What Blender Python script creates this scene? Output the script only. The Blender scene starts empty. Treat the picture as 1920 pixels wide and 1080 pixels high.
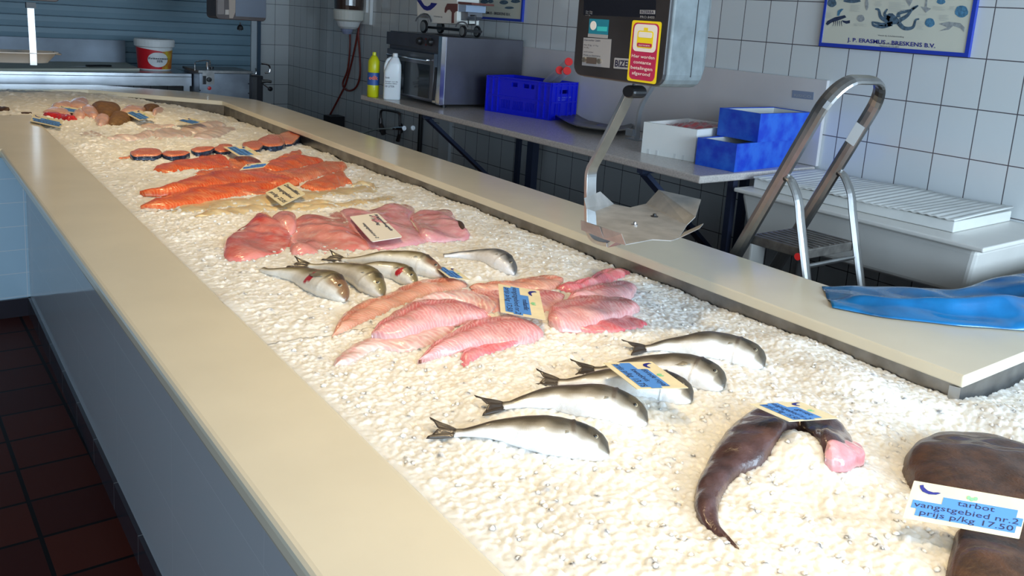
import bpy, bmesh, math, random
import numpy as np
from mathutils import Vector, Matrix
rng = np.random.default_rng(7); random.seed(7)
S = bpy.context.scene; COL = S.collection
# ------------------------------------------------------------------ camera
H = 1.5                                   # eye height
F, CX, CY = 1624.734, 960.0, 352.396      # focal length and optical centre of the cropped photograph (pixels)
Bm = np.array([[0.7981, -0.0639, 0.5991], [-0.5988, -0.1946, 0.7769], [0.0669, -0.9788, -0.1936]])
u_, s_, v_ = np.linalg.svd(Bm); Bm = u_ @ v_
cd = bpy.data.cameras.new('camera'); cam = bpy.data.objects.new('camera', cd); COL.objects.link(cam)
R3 = Matrix([[Bm[i, 0], -Bm[i, 1], -Bm[i, 2]] for i in range(3)])
cam.matrix_world = Matrix.Translation((0, 0, H)) @ R3.to_4x4()
cd.sensor_width = 36.0; cd.lens = F / 1920 * 36.0; cd.shift_y = -(540 - CY) / 1920.0; cd.clip_start = 0.05
S.camera = cam
# ------------------------------------------------------------------ light and exposure
S.view_settings.view_transform = 'Standard'; S.view_settings.look = 'None'
S.view_settings.exposure = -0.08; S.view_settings.gamma = 1.0; S.view_settings.use_curve_mapping = False
W = bpy.data.worlds.new('world'); S.world = W; W.use_nodes = True
W.node_tree.nodes['Background'].inputs[0].default_value = (0.55, 0.72, 1.0, 1); W.node_tree.nodes['Background'].inputs[1].default_value = 0.6
def area(name, loc, aim, sx, sy, power, col):
    l = bpy.data.lights.new(name, 'AREA'); l.shape = 'RECTANGLE'; l.size = sx; l.size_y = sy; l.energy = power; l.color = col
    o = bpy.data.objects.new(name, l); COL.objects.link(o); o.location = loc
    o.rotation_euler = (Vector(aim) - Vector(loc)).to_track_quat('-Z', 'Y').to_euler(); return o
DAY = (0.63, 0.82, 1.0)
area('daylight_front_window', (-1.1, -2.5, 1.75), (-.2, 5, 1.0), 3.2, 1.7, 100, DAY)
area('daylight_front_window', (2.2, -2.5, 1.75), (2.4, 5, 1.0), 2.6, 1.7, 215, DAY)
area('side_fill_light', (-3.9, -.6, 1.75), (0, 2, .6), 3.0, 1.7, 40, DAY)  # unseen side light added to brighten the customer-side counter face
WARM = (1.0, 0.73, 0.38)
LAMPS = [(1.0, 0.3, 100), (1.1, 1.5, 84), (1.15, 2.8, 76), (1.2, 4.1, 80), (1.25, 5.5, 84)]

for lx, ly, lp in LAMPS:
    l = bpy.data.lights.new('counter_lamp_light', 'SPOT'); l.energy = lp; l.color = WARM; l.spot_size = math.radians(104); l.spot_blend = 1; l.shadow_soft_size = .14
    o = bpy.data.objects.new('counter_lamp_light', l); COL.objects.link(o); o.location = (lx, ly, 2.58)
# ------------------------------------------------------------------ pixel helpers (measurements of the photograph -> world)
def ray(x, y): return Bm @ np.array([(x - CX) / F, (y - CY) / F, 1.0])
def pZ(x, y, z): r = ray(x, y); r = r * ((z - H) / r[2]); return Vector((r[0], r[1], z))
def pX(x, y, X): r = ray(x, y); r = r * (X / r[0]); return Vector((X, r[1], r[2] + H))
def pY(x, y, Y): r = ray(x, y); r = r * (Y / r[1]); return Vector((r[0], Y, r[2] + H))

# ------------------------------------------------------------------ materials
MATS = {}
def mat(name, col, rough=.5, metal=0, spec=.5, noise=0, nscale=20, bump=0, bscale=60, sss=0, ssr=(1, .5, .3), sscale=.01, coat=0, trans=0, attr=None, col2=None, emit=0, alpha=1):
    if name in MATS: return MATS[name]
    m = bpy.data.materials.new(name); m.use_nodes = True; nt = m.node_tree; N = nt.nodes; L = nt.links
    b = N['Principled BSDF']; MATS[name] = m
    b.inputs['Base Color'].default_value = (*col, 1); b.inputs['Roughness'].default_value = rough
    b.inputs['Metallic'].default_value = metal; b.inputs['Specular IOR Level'].default_value = spec
    b.inputs['Coat Weight'].default_value = coat; b.inputs['Coat Roughness'].default_value = .08
    b.inputs['Transmission Weight'].default_value = trans; b.inputs['Alpha'].default_value = alpha
    if sss:
        b.inputs['Subsurface Weight'].default_value = sss; b.inputs['Subsurface Radius'].default_value = ssr; b.inputs['Subsurface Scale'].default_value = sscale
    tc = N.new('ShaderNodeTexCoord')
    src = None
    if attr:
        a = N.new('ShaderNodeAttribute'); a.attribute_name = attr; src = a.outputs['Color']
    if noise:
        n = N.new('ShaderNodeTexNoise'); n.inputs['Scale'].default_value = nscale; n.inputs['Detail'].default_value = 5
        L.new(tc.outputs['Object'], n.inputs['Vector'])
        mx = N.new('ShaderNodeMix'); mx.data_type = 'RGBA'
        rp = N.new('ShaderNodeMapRange'); rp.inputs[1].default_value = .35; rp.inputs[2].default_value = .65
        L.new(n.outputs['Fac'], rp.inputs[0]); 
        if src is not None:
            mx.blend_type = 'MULTIPLY'; mu = N.new('ShaderNodeMath'); mu.operation = 'MULTIPLY'; mu.inputs[1].default_value = noise
            L.new(rp.outputs[0], mu.inputs[0]); L.new(mu.outputs[0], mx.inputs[0]); L.new(src, mx.inputs[6]); mx.inputs[7].default_value = (*(col2 or (.6, .6, .6)), 1)
        else:
            L.new(rp.outputs[0], mx.inputs[0]); mx.inputs[6].default_value = (*col, 1)
            c2 = col2 or tuple(c * (1 - noise) for c in col); mx.inputs[7].default_value = (*c2, 1)
        src = mx.outputs[2]
    if src is not None: L.new(src, b.inputs['Base Color'])
    if bump:
        n2 = N.new('ShaderNodeTexNoise'); n2.inputs['Scale'].default_value = bscale; n2.inputs['Detail'].default_value = 3
        L.new(tc.outputs['Object'], n2.inputs['Vector'])
        bp = N.new('ShaderNodeBump'); bp.inputs['Strength'].default_value = bump; bp.inputs['Distance'].default_value = .002
        L.new(n2.outputs['Fac'], bp.inputs['Height']); L.new(bp.outputs[0], b.inputs['Normal'])
    if emit:
        b.inputs['Emission Color'].default_value = (*col, 1); b.inputs['Emission Strength'].default_value = emit
    return m
def tile_mat(name, col, grout, axis, origin, tw, th, mortar, rough=.12, col2=None):
    m = bpy.data.materials.new(name); m.use_nodes = True; nt = m.node_tree; N = nt.nodes; L = nt.links; b = N['Principled BSDF']
    g = N.new('ShaderNodeNewGeometry'); sp = N.new('ShaderNodeSeparateXYZ'); L.new(g.outputs['Position'], sp.inputs[0])
    cb = N.new('ShaderNodeCombineXYZ')
    for k, (ax, o) in enumerate(zip(axis, origin)):
        s = N.new('ShaderNodeMath'); s.operation = 'SUBTRACT'; L.new(sp.outputs[ax], s.inputs[0]); s.inputs[1].default_value = o; L.new(s.outputs[0], cb.inputs[k])
    br = N.new('ShaderNodeTexBrick'); br.offset = 0; br.squash = 1
    br.inputs['Scale'].default_value = 1; br.inputs['Brick Width'].default_value = tw; br.inputs['Row Height'].default_value = th
    br.inputs['Mortar Size'].default_value = mortar; br.inputs['Mortar Smooth'].default_value = .1; br.inputs['Bias'].default_value = 0
    br.inputs['Color1'].default_value = (*col, 1); br.inputs['Color2'].default_value = (*(col2 or col), 1); br.inputs['Mortar'].default_value = (*grout, 1)
    L.new(cb.outputs[0], br.inputs['Vector']); L.new(br.outputs['Color'], b.inputs['Base Color'])
    b.inputs['Roughness'].default_value = rough
    bp = N.new('ShaderNodeBump'); bp.invert = True; bp.inputs['Strength'].default_value = .4; bp.inputs['Distance'].default_value = .002
    L.new(br.outputs['Fac'], bp.inputs['Height']); L.new(bp.outputs[0], b.inputs['Normal'])
    return m

# ------------------------------------------------------------------ mesh builder
class MB:
    def __init__(s): s.v = []; s.f = []; s.c = None; s.uv = None
    def add(s, vs, fs):
        n = len(s.v); s.v += [tuple(p) for p in vs]; s.f += [tuple(i + n for i in f) for f in fs]; return s
    def box(s, a, b):
        x0, y0, z0 = a; x1, y1, z1 = b
        return s.add([(x0, y0, z0), (x1, y0, z0), (x1, y1, z0), (x0, y1, z0), (x0, y0, z1), (x1, y0, z1), (x1, y1, z1), (x0, y1, z1)],
                     [(0, 3, 2, 1), (4, 5, 6, 7), (0, 1, 5, 4), (1, 2, 6, 5), (2, 3, 7, 6), (3, 0, 4, 7)])
    def obox(s, o, ex, ey, ez):           # corner + three edge vectors
        o, ex, ey, ez = map(Vector, (o, ex, ey, ez)); P = []
        for k in (0, 1):
            for (i, j) in ((0, 0), (1, 0), (1, 1), (0, 1)): P.append(o + ex * i + ey * j + ez * k)
        return s.add(P, [(0, 3, 2, 1), (4, 5, 6, 7), (0, 1, 5, 4), (1, 2, 6, 5), (2, 3, 7, 6), (3, 0, 4, 7)])
    def prism(s, pts, vec):
        pts = [Vector(p) for p in pts]; n = len(pts); vec = Vector(vec)
        return s.add(pts + [p + vec for p in pts], [tuple(range(n))[::-1], tuple(range(n, 2 * n))] + [(i, (i + 1) % n, n + (i + 1) % n, n + i) for i in range(n)])
    def loft(s, rings, close=True, caps=True):
        n = len(rings[0]); vs = [p for r in rings for p in r]; fs = []
        for a in range(len(rings) - 1):
            for i in range(n if close else n - 1):
                j = (i + 1) % n; fs.append((a * n + i, a * n + j, (a + 1) * n + j, (a + 1) * n + i))
        if caps and close: fs += [tuple(range(n))[::-1], tuple(range((len(rings) - 1) * n, len(rings) * n))]
        return s.add(vs, fs)
    def tube(s, path, r, n=10, caps=True, flat=None):
        path = [Vector(p) for p in path]; rings = []
        up = None
        for i, p in enumerate(path):
            t = (path[min(i + 1, len(path) - 1)] - path[max(i - 1, 0)]).normalized()
            if up is None: up = t.orthogonal().normalized() if flat is None else Vector(flat)
            a = (up - t * up.dot(t)).normalized(); b = t.cross(a); up = a if flat is None else Vector(flat)
            ra, rb = (r[i] if isinstance(r, (list,)) else r), None
            if isinstance(ra, tuple): ra, rb = ra
            else: rb = ra
            if n == 4: rings.append([p + a * ra + b * rb, p - a * ra + b * rb, p - a * ra - b * rb, p + a * ra - b * rb])
            else: rings.append([p + a * ra * math.cos(2 * math.pi * k / n) + b * rb * math.sin(2 * math.pi * k / n) for k in range(n)])
        return s.loft(rings, True, caps)
    def cyl(s, c, axis, r, h, n=24, r2=None):
        c = Vector(c); ax = Vector(axis).normalized(); a = ax.orthogonal().normalized(); b = ax.cross(a); r2 = r if r2 is None else r2
        return s.loft([[c + a * rr * math.cos(2 * math.pi * k / n) + b * rr * math.sin(2 * math.pi * k / n) + ax * hh for k in range(n)] for rr, hh in ((r, 0), (r2, h))])
    def lathe(s, c, prof, n=28, axis=(0, 0, 1), sx=1, sy=1):
        c = Vector(c); q = Vector((0, 0, 1)).rotation_difference(Vector(axis)); return s.loft([[c + q @ Vector((r * sx * math.cos(2 * math.pi * k / n), r * sy * math.sin(2 * math.pi * k / n), z)) for k in range(n)] for r, z in prof])
    def grid(s, P):                        # P[i][j]
        n = len(P[0]); return s.add([p for r in P for p in r], [(i * n + j, i * n + j + 1, (i + 1) * n + j + 1, (i + 1) * n + j) for i in range(len(P) - 1) for j in range(n - 1)])
def smooth_path(pts, n=6):
    pts = [Vector(p) for p in pts]; out = []
    for i in range(len(pts) - 1):
        p0, p1, p2, p3 = pts[max(i - 1, 0)], pts[i], pts[i + 1], pts[min(i + 2, len(pts) - 1)]
        for k in range(n):
            t = k / n; out.append(.5 * ((2 * p1) + (p2 - p0) * t + (2 * p0 - 5 * p1 + 4 * p2 - p3) * t * t + (3 * p1 - p0 - 3 * p2 + p3) * t ** 3))
    return out + [pts[-1]]
def finish(me, fs, bevel):
    bm = bmesh.new(); bm.from_mesh(me)
    bmesh.ops.recalc_face_normals(bm, faces=bm.faces); bm.to_mesh(me); bm.free()
WORLD = {}
def mk(name, mb, m, parent=None, bevel=0, smooth=False, label=None, cat=None, group=None, kind=None, attrs=None, recalc=True, solid=0, seg=2):
    if parent is not None: org = WORLD[parent.name]
    else:
        V = np.array([tuple(v) for v in mb.v]); org = Vector(((V[:, 0].min() + V[:, 0].max()) / 2, (V[:, 1].min() + V[:, 1].max()) / 2, V[:, 2].min()))
    me = bpy.data.meshes.new(name)
    me.from_pydata([(v[0] - org[0], v[1] - org[1], v[2] - org[2]) for v in mb.v], [], mb.f)
    if recalc: finish(me, None, 0)
    me.materials.append(m)
    if smooth: me.polygons.foreach_set('use_smooth', [True] * len(me.polygons))
    if mb.c is not None:
        a = me.color_attributes.new('tint', 'FLOAT_COLOR', 'POINT'); a.data.foreach_set('color', np.array([(*c, 1.0) for c in mb.c]).ravel())
    if mb.uv is not None:
        ul = me.uv_layers.new(name='flow'); vi = np.zeros(len(me.loops), int); me.loops.foreach_get('vertex_index', vi); ul.data.foreach_set('uv', np.array(mb.uv)[vi].ravel())
    o = bpy.data.objects.new(name, me); COL.objects.link(o)
    if parent is not None: o.parent = parent; WORLD[o.name] = org
    else: o.location = org; WORLD[o.name] = org
    if solid: md = o.modifiers.new('thickness', 'SOLIDIFY'); md.thickness = solid; md.offset = 0
    if bevel: md = o.modifiers.new('bevel', 'BEVEL'); md.width = bevel; md.segments = seg; md.limit_method = 'ANGLE'; md.angle_limit = math.radians(40); md.harden_normals = False
    info(o, label, cat, group, kind); return o
def info(o, label=None, cat=None, group=None, kind=None):
    if label: o['label'] = label
    if cat: o['category'] = cat
    if group: o['group'] = group
    if kind: o['kind'] = kind
def thing(name, loc, label, cat, group=None):
    o = bpy.data.objects.new(name, None); COL.objects.link(o); o.location = loc; o.empty_display_size = .1; WORLD[o.name] = Vector(loc); info(o, label, cat, group); return o
def struct(name, mb, m, **k): return mk(name, mb, m, kind='structure', **k)
def words(txt, tl, tr, bl, m, parent, name='lettering', shear=0, lift=.0006, offset=0, label=None):
    """lines of text laid in the parallelogram tl, tr, bl; each line = (text, u0, u1, v_base, v_height)"""
    tl, tr, bl = Vector(tl), Vector(tr), Vector(bl); eu = tr - tl; ev = bl - tl; nrm = ev.cross(eu).normalized(); 
    mb = MB()
    for (t, u0, u1, vb, vh) in txt:
        cu = bpy.data.curves.new('t', 'FONT'); cu.body = t; cu.size = 1; cu.shear = shear; cu.offset = offset; cu.resolution_u = 2
        ob = bpy.data.objects.new('t', cu); me = bpy.data.meshes.new_from_object(ob)
        P = np.array([v.co[:] for v in me.vertices]) if len(me.vertices) else None
        if P is not None:
            x0, x1 = P[:, 0].min(), P[:, 0].max(); w = max(x1 - x0, 1e-6)
            n0 = len(mb.v)
            mb.add([tl + eu * (u0 + (u1 - u0) * (p[0] - x0) / w) + ev * (vb - vh * p[1] / .72) + nrm * lift for p in P], [tuple(f.vertices) for f in me.polygons])
        bpy.data.objects.remove(ob); bpy.data.curves.remove(cu); bpy.data.meshes.remove(me)
    return mk(name, mb, m, parent=parent, recalc=False, label=label)
def flat(pts, m, parent, name, nrm, lift=.0004, **k):
    """a thin sticker-like polygon lifted off a surface"""
    mb = MB(); n = Vector(nrm).normalized(); mb.prism([Vector(p) + n * lift for p in pts], n * .0004); return mk(name, mb, m, parent=parent, **k)

# ------------------------------------------------------------------ shared materials
M = dict(
 steel=mat('steel', (.50, .52, .55), .28, 1, noise=.25, nscale=6),
 dsteel=mat('dull_steel', (.36, .35, .34), .42, 1, noise=.35, nscale=14),
 alu=mat('aluminium', (.62, .62, .62), .3, 1, noise=.3, nscale=9),
 black=mat('black_plastic', (.012, .012, .014), .35), dark=mat('dark_metal', (.03, .03, .035), .4, .4),
 white=mat('white_plastic', (.8, .82, .82), .35), chrome=mat('chrome', (.7, .7, .72), .12, 1),
 top=mat('countertop', (.80, .725, .56), .22, noise=.05, nscale=5, coat=.15),
 slabedge=mat('slab', (.86, .86, .82), .3),
 red=mat('red_plastic', (.75, .02, .02), .35), ink=mat('ink', (.015, .015, .05), .6),
 navy=mat('navy_ink', (.015, .02, .22), .5), card=mat('card', (.86, .76, .50), .45, noise=.12, nscale=30),
 whitecard=mat('white_card', (.88, .84, .76), .4), bluepaper=mat('blue_paper', (.08, .27, .72), .5),
 green=mat('green_ink', (.25, .6, .3), .6),
)
# ------------------------------------------------------------------ room shell
XW, YF = 3.571, 8.51
wt = tile_mat('wall_tiles', (.66, .68, .68), (.10, .09, .10), (1, 2), (1.6323, 1.4606 - 2.0), .15, .20, .0022, rough=.1, col2=(.63, .66, .66))
ft = tile_mat('far_wall_tiles', (.66, .68, .68), (.08, .08, .09), (0, 2), (XW - .15 * 20, 1.4606 - 2.0), .15, .20, .0022, rough=.12)
fl = tile_mat('floor_tiles', (.085, .018, .011), (.006, .005, .006), (0, 1), (.335 - 2.095, 4.343 - 20.95), .2095, .2095, .006, rough=.5, col2=(.05, .011, .009))
plaster = mat('plaster', (.30, .30, .29), .8)
fl.node_tree.nodes['Principled BSDF'].inputs['Specular IOR Level'].default_value = .12
struct('wall_right', MB().box((XW, -2.8, 0), (XW + .2, YF + .2, 2.9)), wt)
struct('wall_far', MB().box((-4.2, YF, 0), (XW, YF + .2, 2.9)), ft)
struct('wall_left', MB().box((-4.2, -2.8, 0), (-4.0, -2.2, 2.9)).box((-4.2, 1.0, 0), (-4.0, YF, 2.9)).box((-4.2, -2.2, 0), (-4.0, 1.0, .85)).box((-4.2, -2.2, 2.65), (-4.0, 1.0, 2.9)), plaster)
struct('fill_window', MB().box((-4.06, -2.2, .85), (-4.0, -2.14, 2.65)).box((-4.06, -.63, .85), (-4.0, -.57, 2.65)).box((-4.06, .94, .85), (-4.0, 1.0, 2.65)).box((-4.06, -2.14, .85), (-4.0, .94, .91)).box((-4.06, -2.14, 2.59), (-4.0, .94, 2.65)), M['white'])  # frame of the unseen window added for the side fill
struct('floor', MB().box((-4.2, -2.8, -.1), (XW + .2, YF + .2, 0)), fl)
struct('ceiling', MB().box((-4.2, -2.8, 2.9), (XW + .2, YF + .2, 3.0)), plaster)
nw = MB(); nw.box((-4.0, -2.8, 0), (-2.8, -2.6, 2.9)).box((-2.8, -2.8, 0), (XW, -2.6, .85)).box((-2.8, -2.8, 2.65), (XW, -2.6, 2.9))
struct('wall_near', nw, plaster)
wf = MB()
for x in (-2.8, -.7, 1.4, 3.5): wf.box((x, -2.66, .85), (x + .06, -2.6, 2.65))
wf.box((-2.8, -2.66, .85), (XW, -2.6, .91)).box((-2.8, -2.66, 2.59), (XW, -2.6, 2.65)); struct('window_1', wf, M['white'])
# ------------------------------------------------------------------ counter lines
xli = lambda y: .625 + .0302 * y      # inner edge, customer side
xlo = lambda y: .4124 + .0191 * y
xri = lambda y: 1.926 + .0235 * y     # inner edge, staff side
xro = lambda y: 2.249 + .0205 * y
xfc = lambda y: .484 + .0247 * y      # tiled face below
ZT = .78; ZS = .75
# front counter (customer side) with the arm going left
cf = thing('display_counter', (.9, 2.5, 0), 'long cream topped counter along the customer side with a tiled face', 'counter')
Lpoly = [(xlo(-1.6), -1.6), (xlo(4.33), 4.33), (-3.9, 4.33), (-3.9, 5.48), (.791, 5.477), (xli(-1.6), -1.6)]
mk('countertop', MB().prism([(x, y, ZT - .04) for x, y in Lpoly], (0, 0, .04)), M['top'], cf, bevel=.012, seg=3)
facem = tile_mat('counter_face', (.52, .55, .58), (.60, .63, .66), (1, 2), (4.3, .093), .60, .22, .0012, rough=.08)
facem2 = tile_mat('counter_arm_face', (.55, .76, .90), (.85, .92, .97), (0, 2), (-.02, .093), .60, .11, .0016, rough=.12)  # blue daylight on this side is put into the tile colour
mk('front_panel', MB().prism([(xfc(-1.6), -1.6, .085), (xfc(4.33), 4.36, .085), (xfc(4.33) + .05, 4.40, .085), (xfc(-1.6) + .05, -1.6, .085)], (0, 0, ZT - .041 - .085)), facem, cf)
mk('side_panel', MB().box((-3.9, 4.345, .085), (xfc(4.33), 4.40, ZT - .041)), facem2, cf)
skm = tile_mat('skirting_tiles', (.035, .03, .04), (.25, .25, .25), (1, 2), (4.3, -.1), .30, .3, .0015, rough=.25)
sk = MB(); sk.prism([(xfc(-1.6) - .012, -1.6, 0), (xfc(4.33) - .012, 4.338, 0), (xfc(4.33) + .03, 4.36, 0), (xfc(-1.6) + .03, -1.6, 0)], (0, 0, .085)); sk.box((-3.9, 4.33, 0), (xfc(4.33), 4.36, .085))
mk('skirting', sk, skm, cf)
# staff-side counter, chamfered far corner, near leg turning right
ctr = thing('service_counter', (2.1, 3.4, 0), 'cream service counter behind the ice with a steel inner wall', 'counter')
outer = [(4.0 - .45, .82), (3.55, 1.16), (2.275, 1.16), (xro(1.4), 1.4), (xro(5.62), 5.62), (2.345, 6.164), (2.066, 6.697), (1.478, 7.17), (.841, 7.18), (-3.9, 7.15)]
inner = [(-3.9, 6.80), (1.349, 6.821), (2.069, 6.086), (xri(.82), .82)]
def ring_prism(poly, z0, z1):
    bm = bmesh.new(); vs = [bm.verts.new((x, y, z0)) for x, y in poly]; f = bm.faces.new(vs); f.normal_update(); bmesh.ops.triangulate(bm, faces=[f]); bm.verts.ensure_lookup_table()
    tri = [tuple(v.index for v in ff.verts) for ff in bm.faces]; bm.verts.index_update(); tri = [tuple(v.index for v in ff.verts) for ff in bm.faces]; bm.free(); n = len(poly)
    mb = MB(); mb.add([(x, y, z0) for x, y in poly] + [(x, y, z1) for x, y in poly], [t[::-1] for t in tri] + [tuple(i + n for i in t) for t in tri] + [(i, (i + 1) % n, n + (i + 1) % n, n + i) for i in range(n)]); return mb
mk('countertop', ring_prism(outer + inner, ZS, ZT), M['top'], ctr, bevel=.004, seg=2)
st = MB(); D_ = .012
ins = [(-3.9, 6.80 + D_), (1.349 + .004, 6.821 + D_), (2.069 + D_, 6.086 + .004), (xri(.82) + D_, .82 + D_), (3.55, .82 + D_)]
for a, b in zip(ins[:-1], ins[1:]):
    a, b = Vector((*a, .5)), Vector((*b, .5)); d = (b - a).normalized(); n = Vector((-d.y, d.x, 0)) * .003
    st.obox(a, b - a, n, (0, 0, ZS - .501))
mk('steel_wall', st, M['dsteel'], ctr)
fold = MB(); c0 = Vector((xri(.82) + .004, .82 + .004, .5)); fold.prism([c0, c0 + Vector((-.008, .022, 0)), c0 + Vector((-.004, .024, 0)), c0 + Vector((.004, .004, 0))], (0, 0, ZS - .502)); mk('corner_flange', fold, M['steel'], ctr)
bp_ = MB()
for a, b in zip([(3.5, 1.12), (2.32, 1.12), (2.30, 5.6), (2.28, 6.13), (2.03, 6.64), (1.46, 7.12)], [(2.32, 1.12), (2.30, 5.6), (2.28, 6.13), (2.03, 6.64), (1.46, 7.12), (-3.9, 7.1)]):
    a, b = Vector((*a, 0)), Vector((*b, 0)); d = (b - a).normalized(); n = Vector((d.y, -d.x, 0)) * -.03
    bp_.obox(a, b - a, n, (0, 0, ZS - .001))
mk('back_panel', bp_, M['dsteel'], ctr)
mk('ice_pan', ring_prism([(.64, -1.5), (3.4, -1.5), (3.4, .83), (2.0, .83), (2.1, 6.1), (1.36, 6.85), (-3.8, 6.85), (-3.8, 5.50), (.81, 5.50)], .44, .46), M['dsteel'], ctr)

# ------------------------------------------------------------------ ice bed
BUMPS = []   # (x, y, h, sigma)
def zi(x, y):
    x = np.asarray(x, float); y = np.asarray(y, float)
    s = np.clip((x - xli(y)) / (xri(y) - xli(y)), -.2, 1.4); g = np.clip(s, 0, 1.1)
    z = .773 - .028 * g - .030 * g ** 3 - .030 * g ** 3 * np.clip(y - 3, 0, 4) / 3
    amp = np.clip(np.minimum(g * 4, 1), 0.15, 1)
    z = z + amp * (.006 * np.sin(x * 9.1 + y * 4.3) * np.cos(y * 7.7 - x * 3.1) + .004 * np.sin(x * 23 + 1.7) * np.sin(y * 19 + x * 6) + .0025 * np.sin(x * 47 + y * 13) * np.cos(y * 41))
    for bx, by, h, sg in BUMPS: z = z + h * np.exp(-((x - bx) ** 2 + (y - by) ** 2) / (2 * sg * sg))
    return z
def ice(px, py, dz=0):
    z = .745
    for _ in range(6): p = pZ(px, py, z + dz); z = float(zi(p.x, p.y))
    return Vector((p.x, p.y, z + dz))
for (px, py, h, sg) in [(1480, 865, .035, .045), (1530, 900, .022, .06), (1400, 920, .010, .05), (1000, 850, .010, .035), (920, 850, .008, .03), (1120, 765, .010, .025), (1000, 760, .008, .02),
                        (560, 480, .008, .03), (1640, 720, .016, .07), (1560, 690, .022, .07), (1480, 640, .022, .06), (1815, 790, -.040, .09), (1915, 760, .02, .07), (1300, 650, .01, .03), (440, 590, .006, .05), (165, 285, .015, .05), (1560, 880, .012, .04), (360, 455, .01, .04), (250, 300, .008, .03), (590, 470, .012, .015)]:
    p = pZ(px, py, .745); BUMPS.append((p.x, p.y, h, sg))
def in_ice(x, y):
    a = (x > xli(y) - .010) & (x < xri(y) + .010) & (y < 6.83) & (y > .3) | (y <= .822) & (x > xli(y) - .004)
    a |= (y > 5.49) & (x <= 1.0) & (y < 6.81)
    a &= (x - 1.349) * .735 + (y - 6.821) * .72 < .012
    return a
def pellet_field():
    out = []
    y = .16
    while y < 6.86:
        pitch = float(np.interp(y, [.2, 1.7, 3, 5.5, 6.8], [.0080, .0084, .0098, .0130, .016])); pr = pitch * .88
        x0 = -1.2 if y > 5.45 else .60; x1 = 2.64 if y < .84 else 2.12
        xs = np.arange(x0, x1, pitch); n = len(xs)
        out.append(np.stack([xs + rng.uniform(-.6, .6, n) * pitch, y + rng.uniform(-.6, .6, n) * pitch, pr * rng.uniform(.7, 1.35, n), np.abs(rng.normal(0, .22, n)), rng.uniform(.8, 1.3, n)], 1)); y += pitch
    P = np.concatenate(out); return P[in_ice(P[:, 0], P[:, 1])]
PEL = None
def ice_patch(x0, x1, y0, y1, d):
    nx = int((x1 - x0) / d) + 1; ny = int((y1 - y0) / d) + 1
    xs = np.linspace(x0, x1, nx); ys = np.linspace(y0, y1, ny); X, Y = np.meshgrid(xs, ys); Z = zi(X, Y)
    Dp = np.full_like(Z, -.004); dx = xs[1] - xs[0]; dy = ys[1] - ys[0]
    sel = PEL[(PEL[:, 1] > y0 - .03) & (PEL[:, 1] < y1 + .03) & (PEL[:, 0] > x0 - .03) & (PEL[:, 0] < x1 + .03)]
    for x, y, r, zj, ex in sel:
        zc = -r * .86 + zj * r; i0 = max(int((x - r * 1.3 - x0) / dx), 0); i1 = min(int((x + r * 1.3 - x0) / dx) + 2, nx); j0 = max(int((y - r * 1.3 - y0) / dy), 0); j1 = min(int((y + r * 1.3 - y0) / dy) + 2, ny)
        if i1 <= i0 or j1 <= j0: continue
        q = r * r - ((X[j0:j1, i0:i1] - x) * ex) ** 2 - ((Y[j0:j1, i0:i1] - y) / ex) ** 2
        h = np.where(q > 0, zc + np.sqrt(np.maximum(q, 0)), -1)
        np.maximum(Dp[j0:j1, i0:i1], h, out=Dp[j0:j1, i0:i1])
    edge = np.where(Y < 5.45, np.clip((X - xli(Y)) / .03, 0, 1), 1); Dp = Dp * (.15 + .85 * edge)
    Z = Z + Dp; keep = in_ice(X, Y); idx = np.full(X.shape, -1)
    quad = keep[:-1, :-1] & keep[1:, :-1] & keep[:-1, 1:] & keep[1:, 1:]
    used = np.zeros_like(keep); used[:-1, :-1] |= quad; used[1:, :-1] |= quad; used[:-1, 1:] |= quad; used[1:, 1:] |= quad
    idx[used] = np.arange(used.sum()); V = np.stack([X[used], Y[used], Z[used]], 1)
    Fq = np.stack([idx[:-1, :-1][quad], idx[:-1, 1:][quad], idx[1:, 1:][quad], idx[1:, :-1][quad]], 1); return V, Fq
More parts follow.
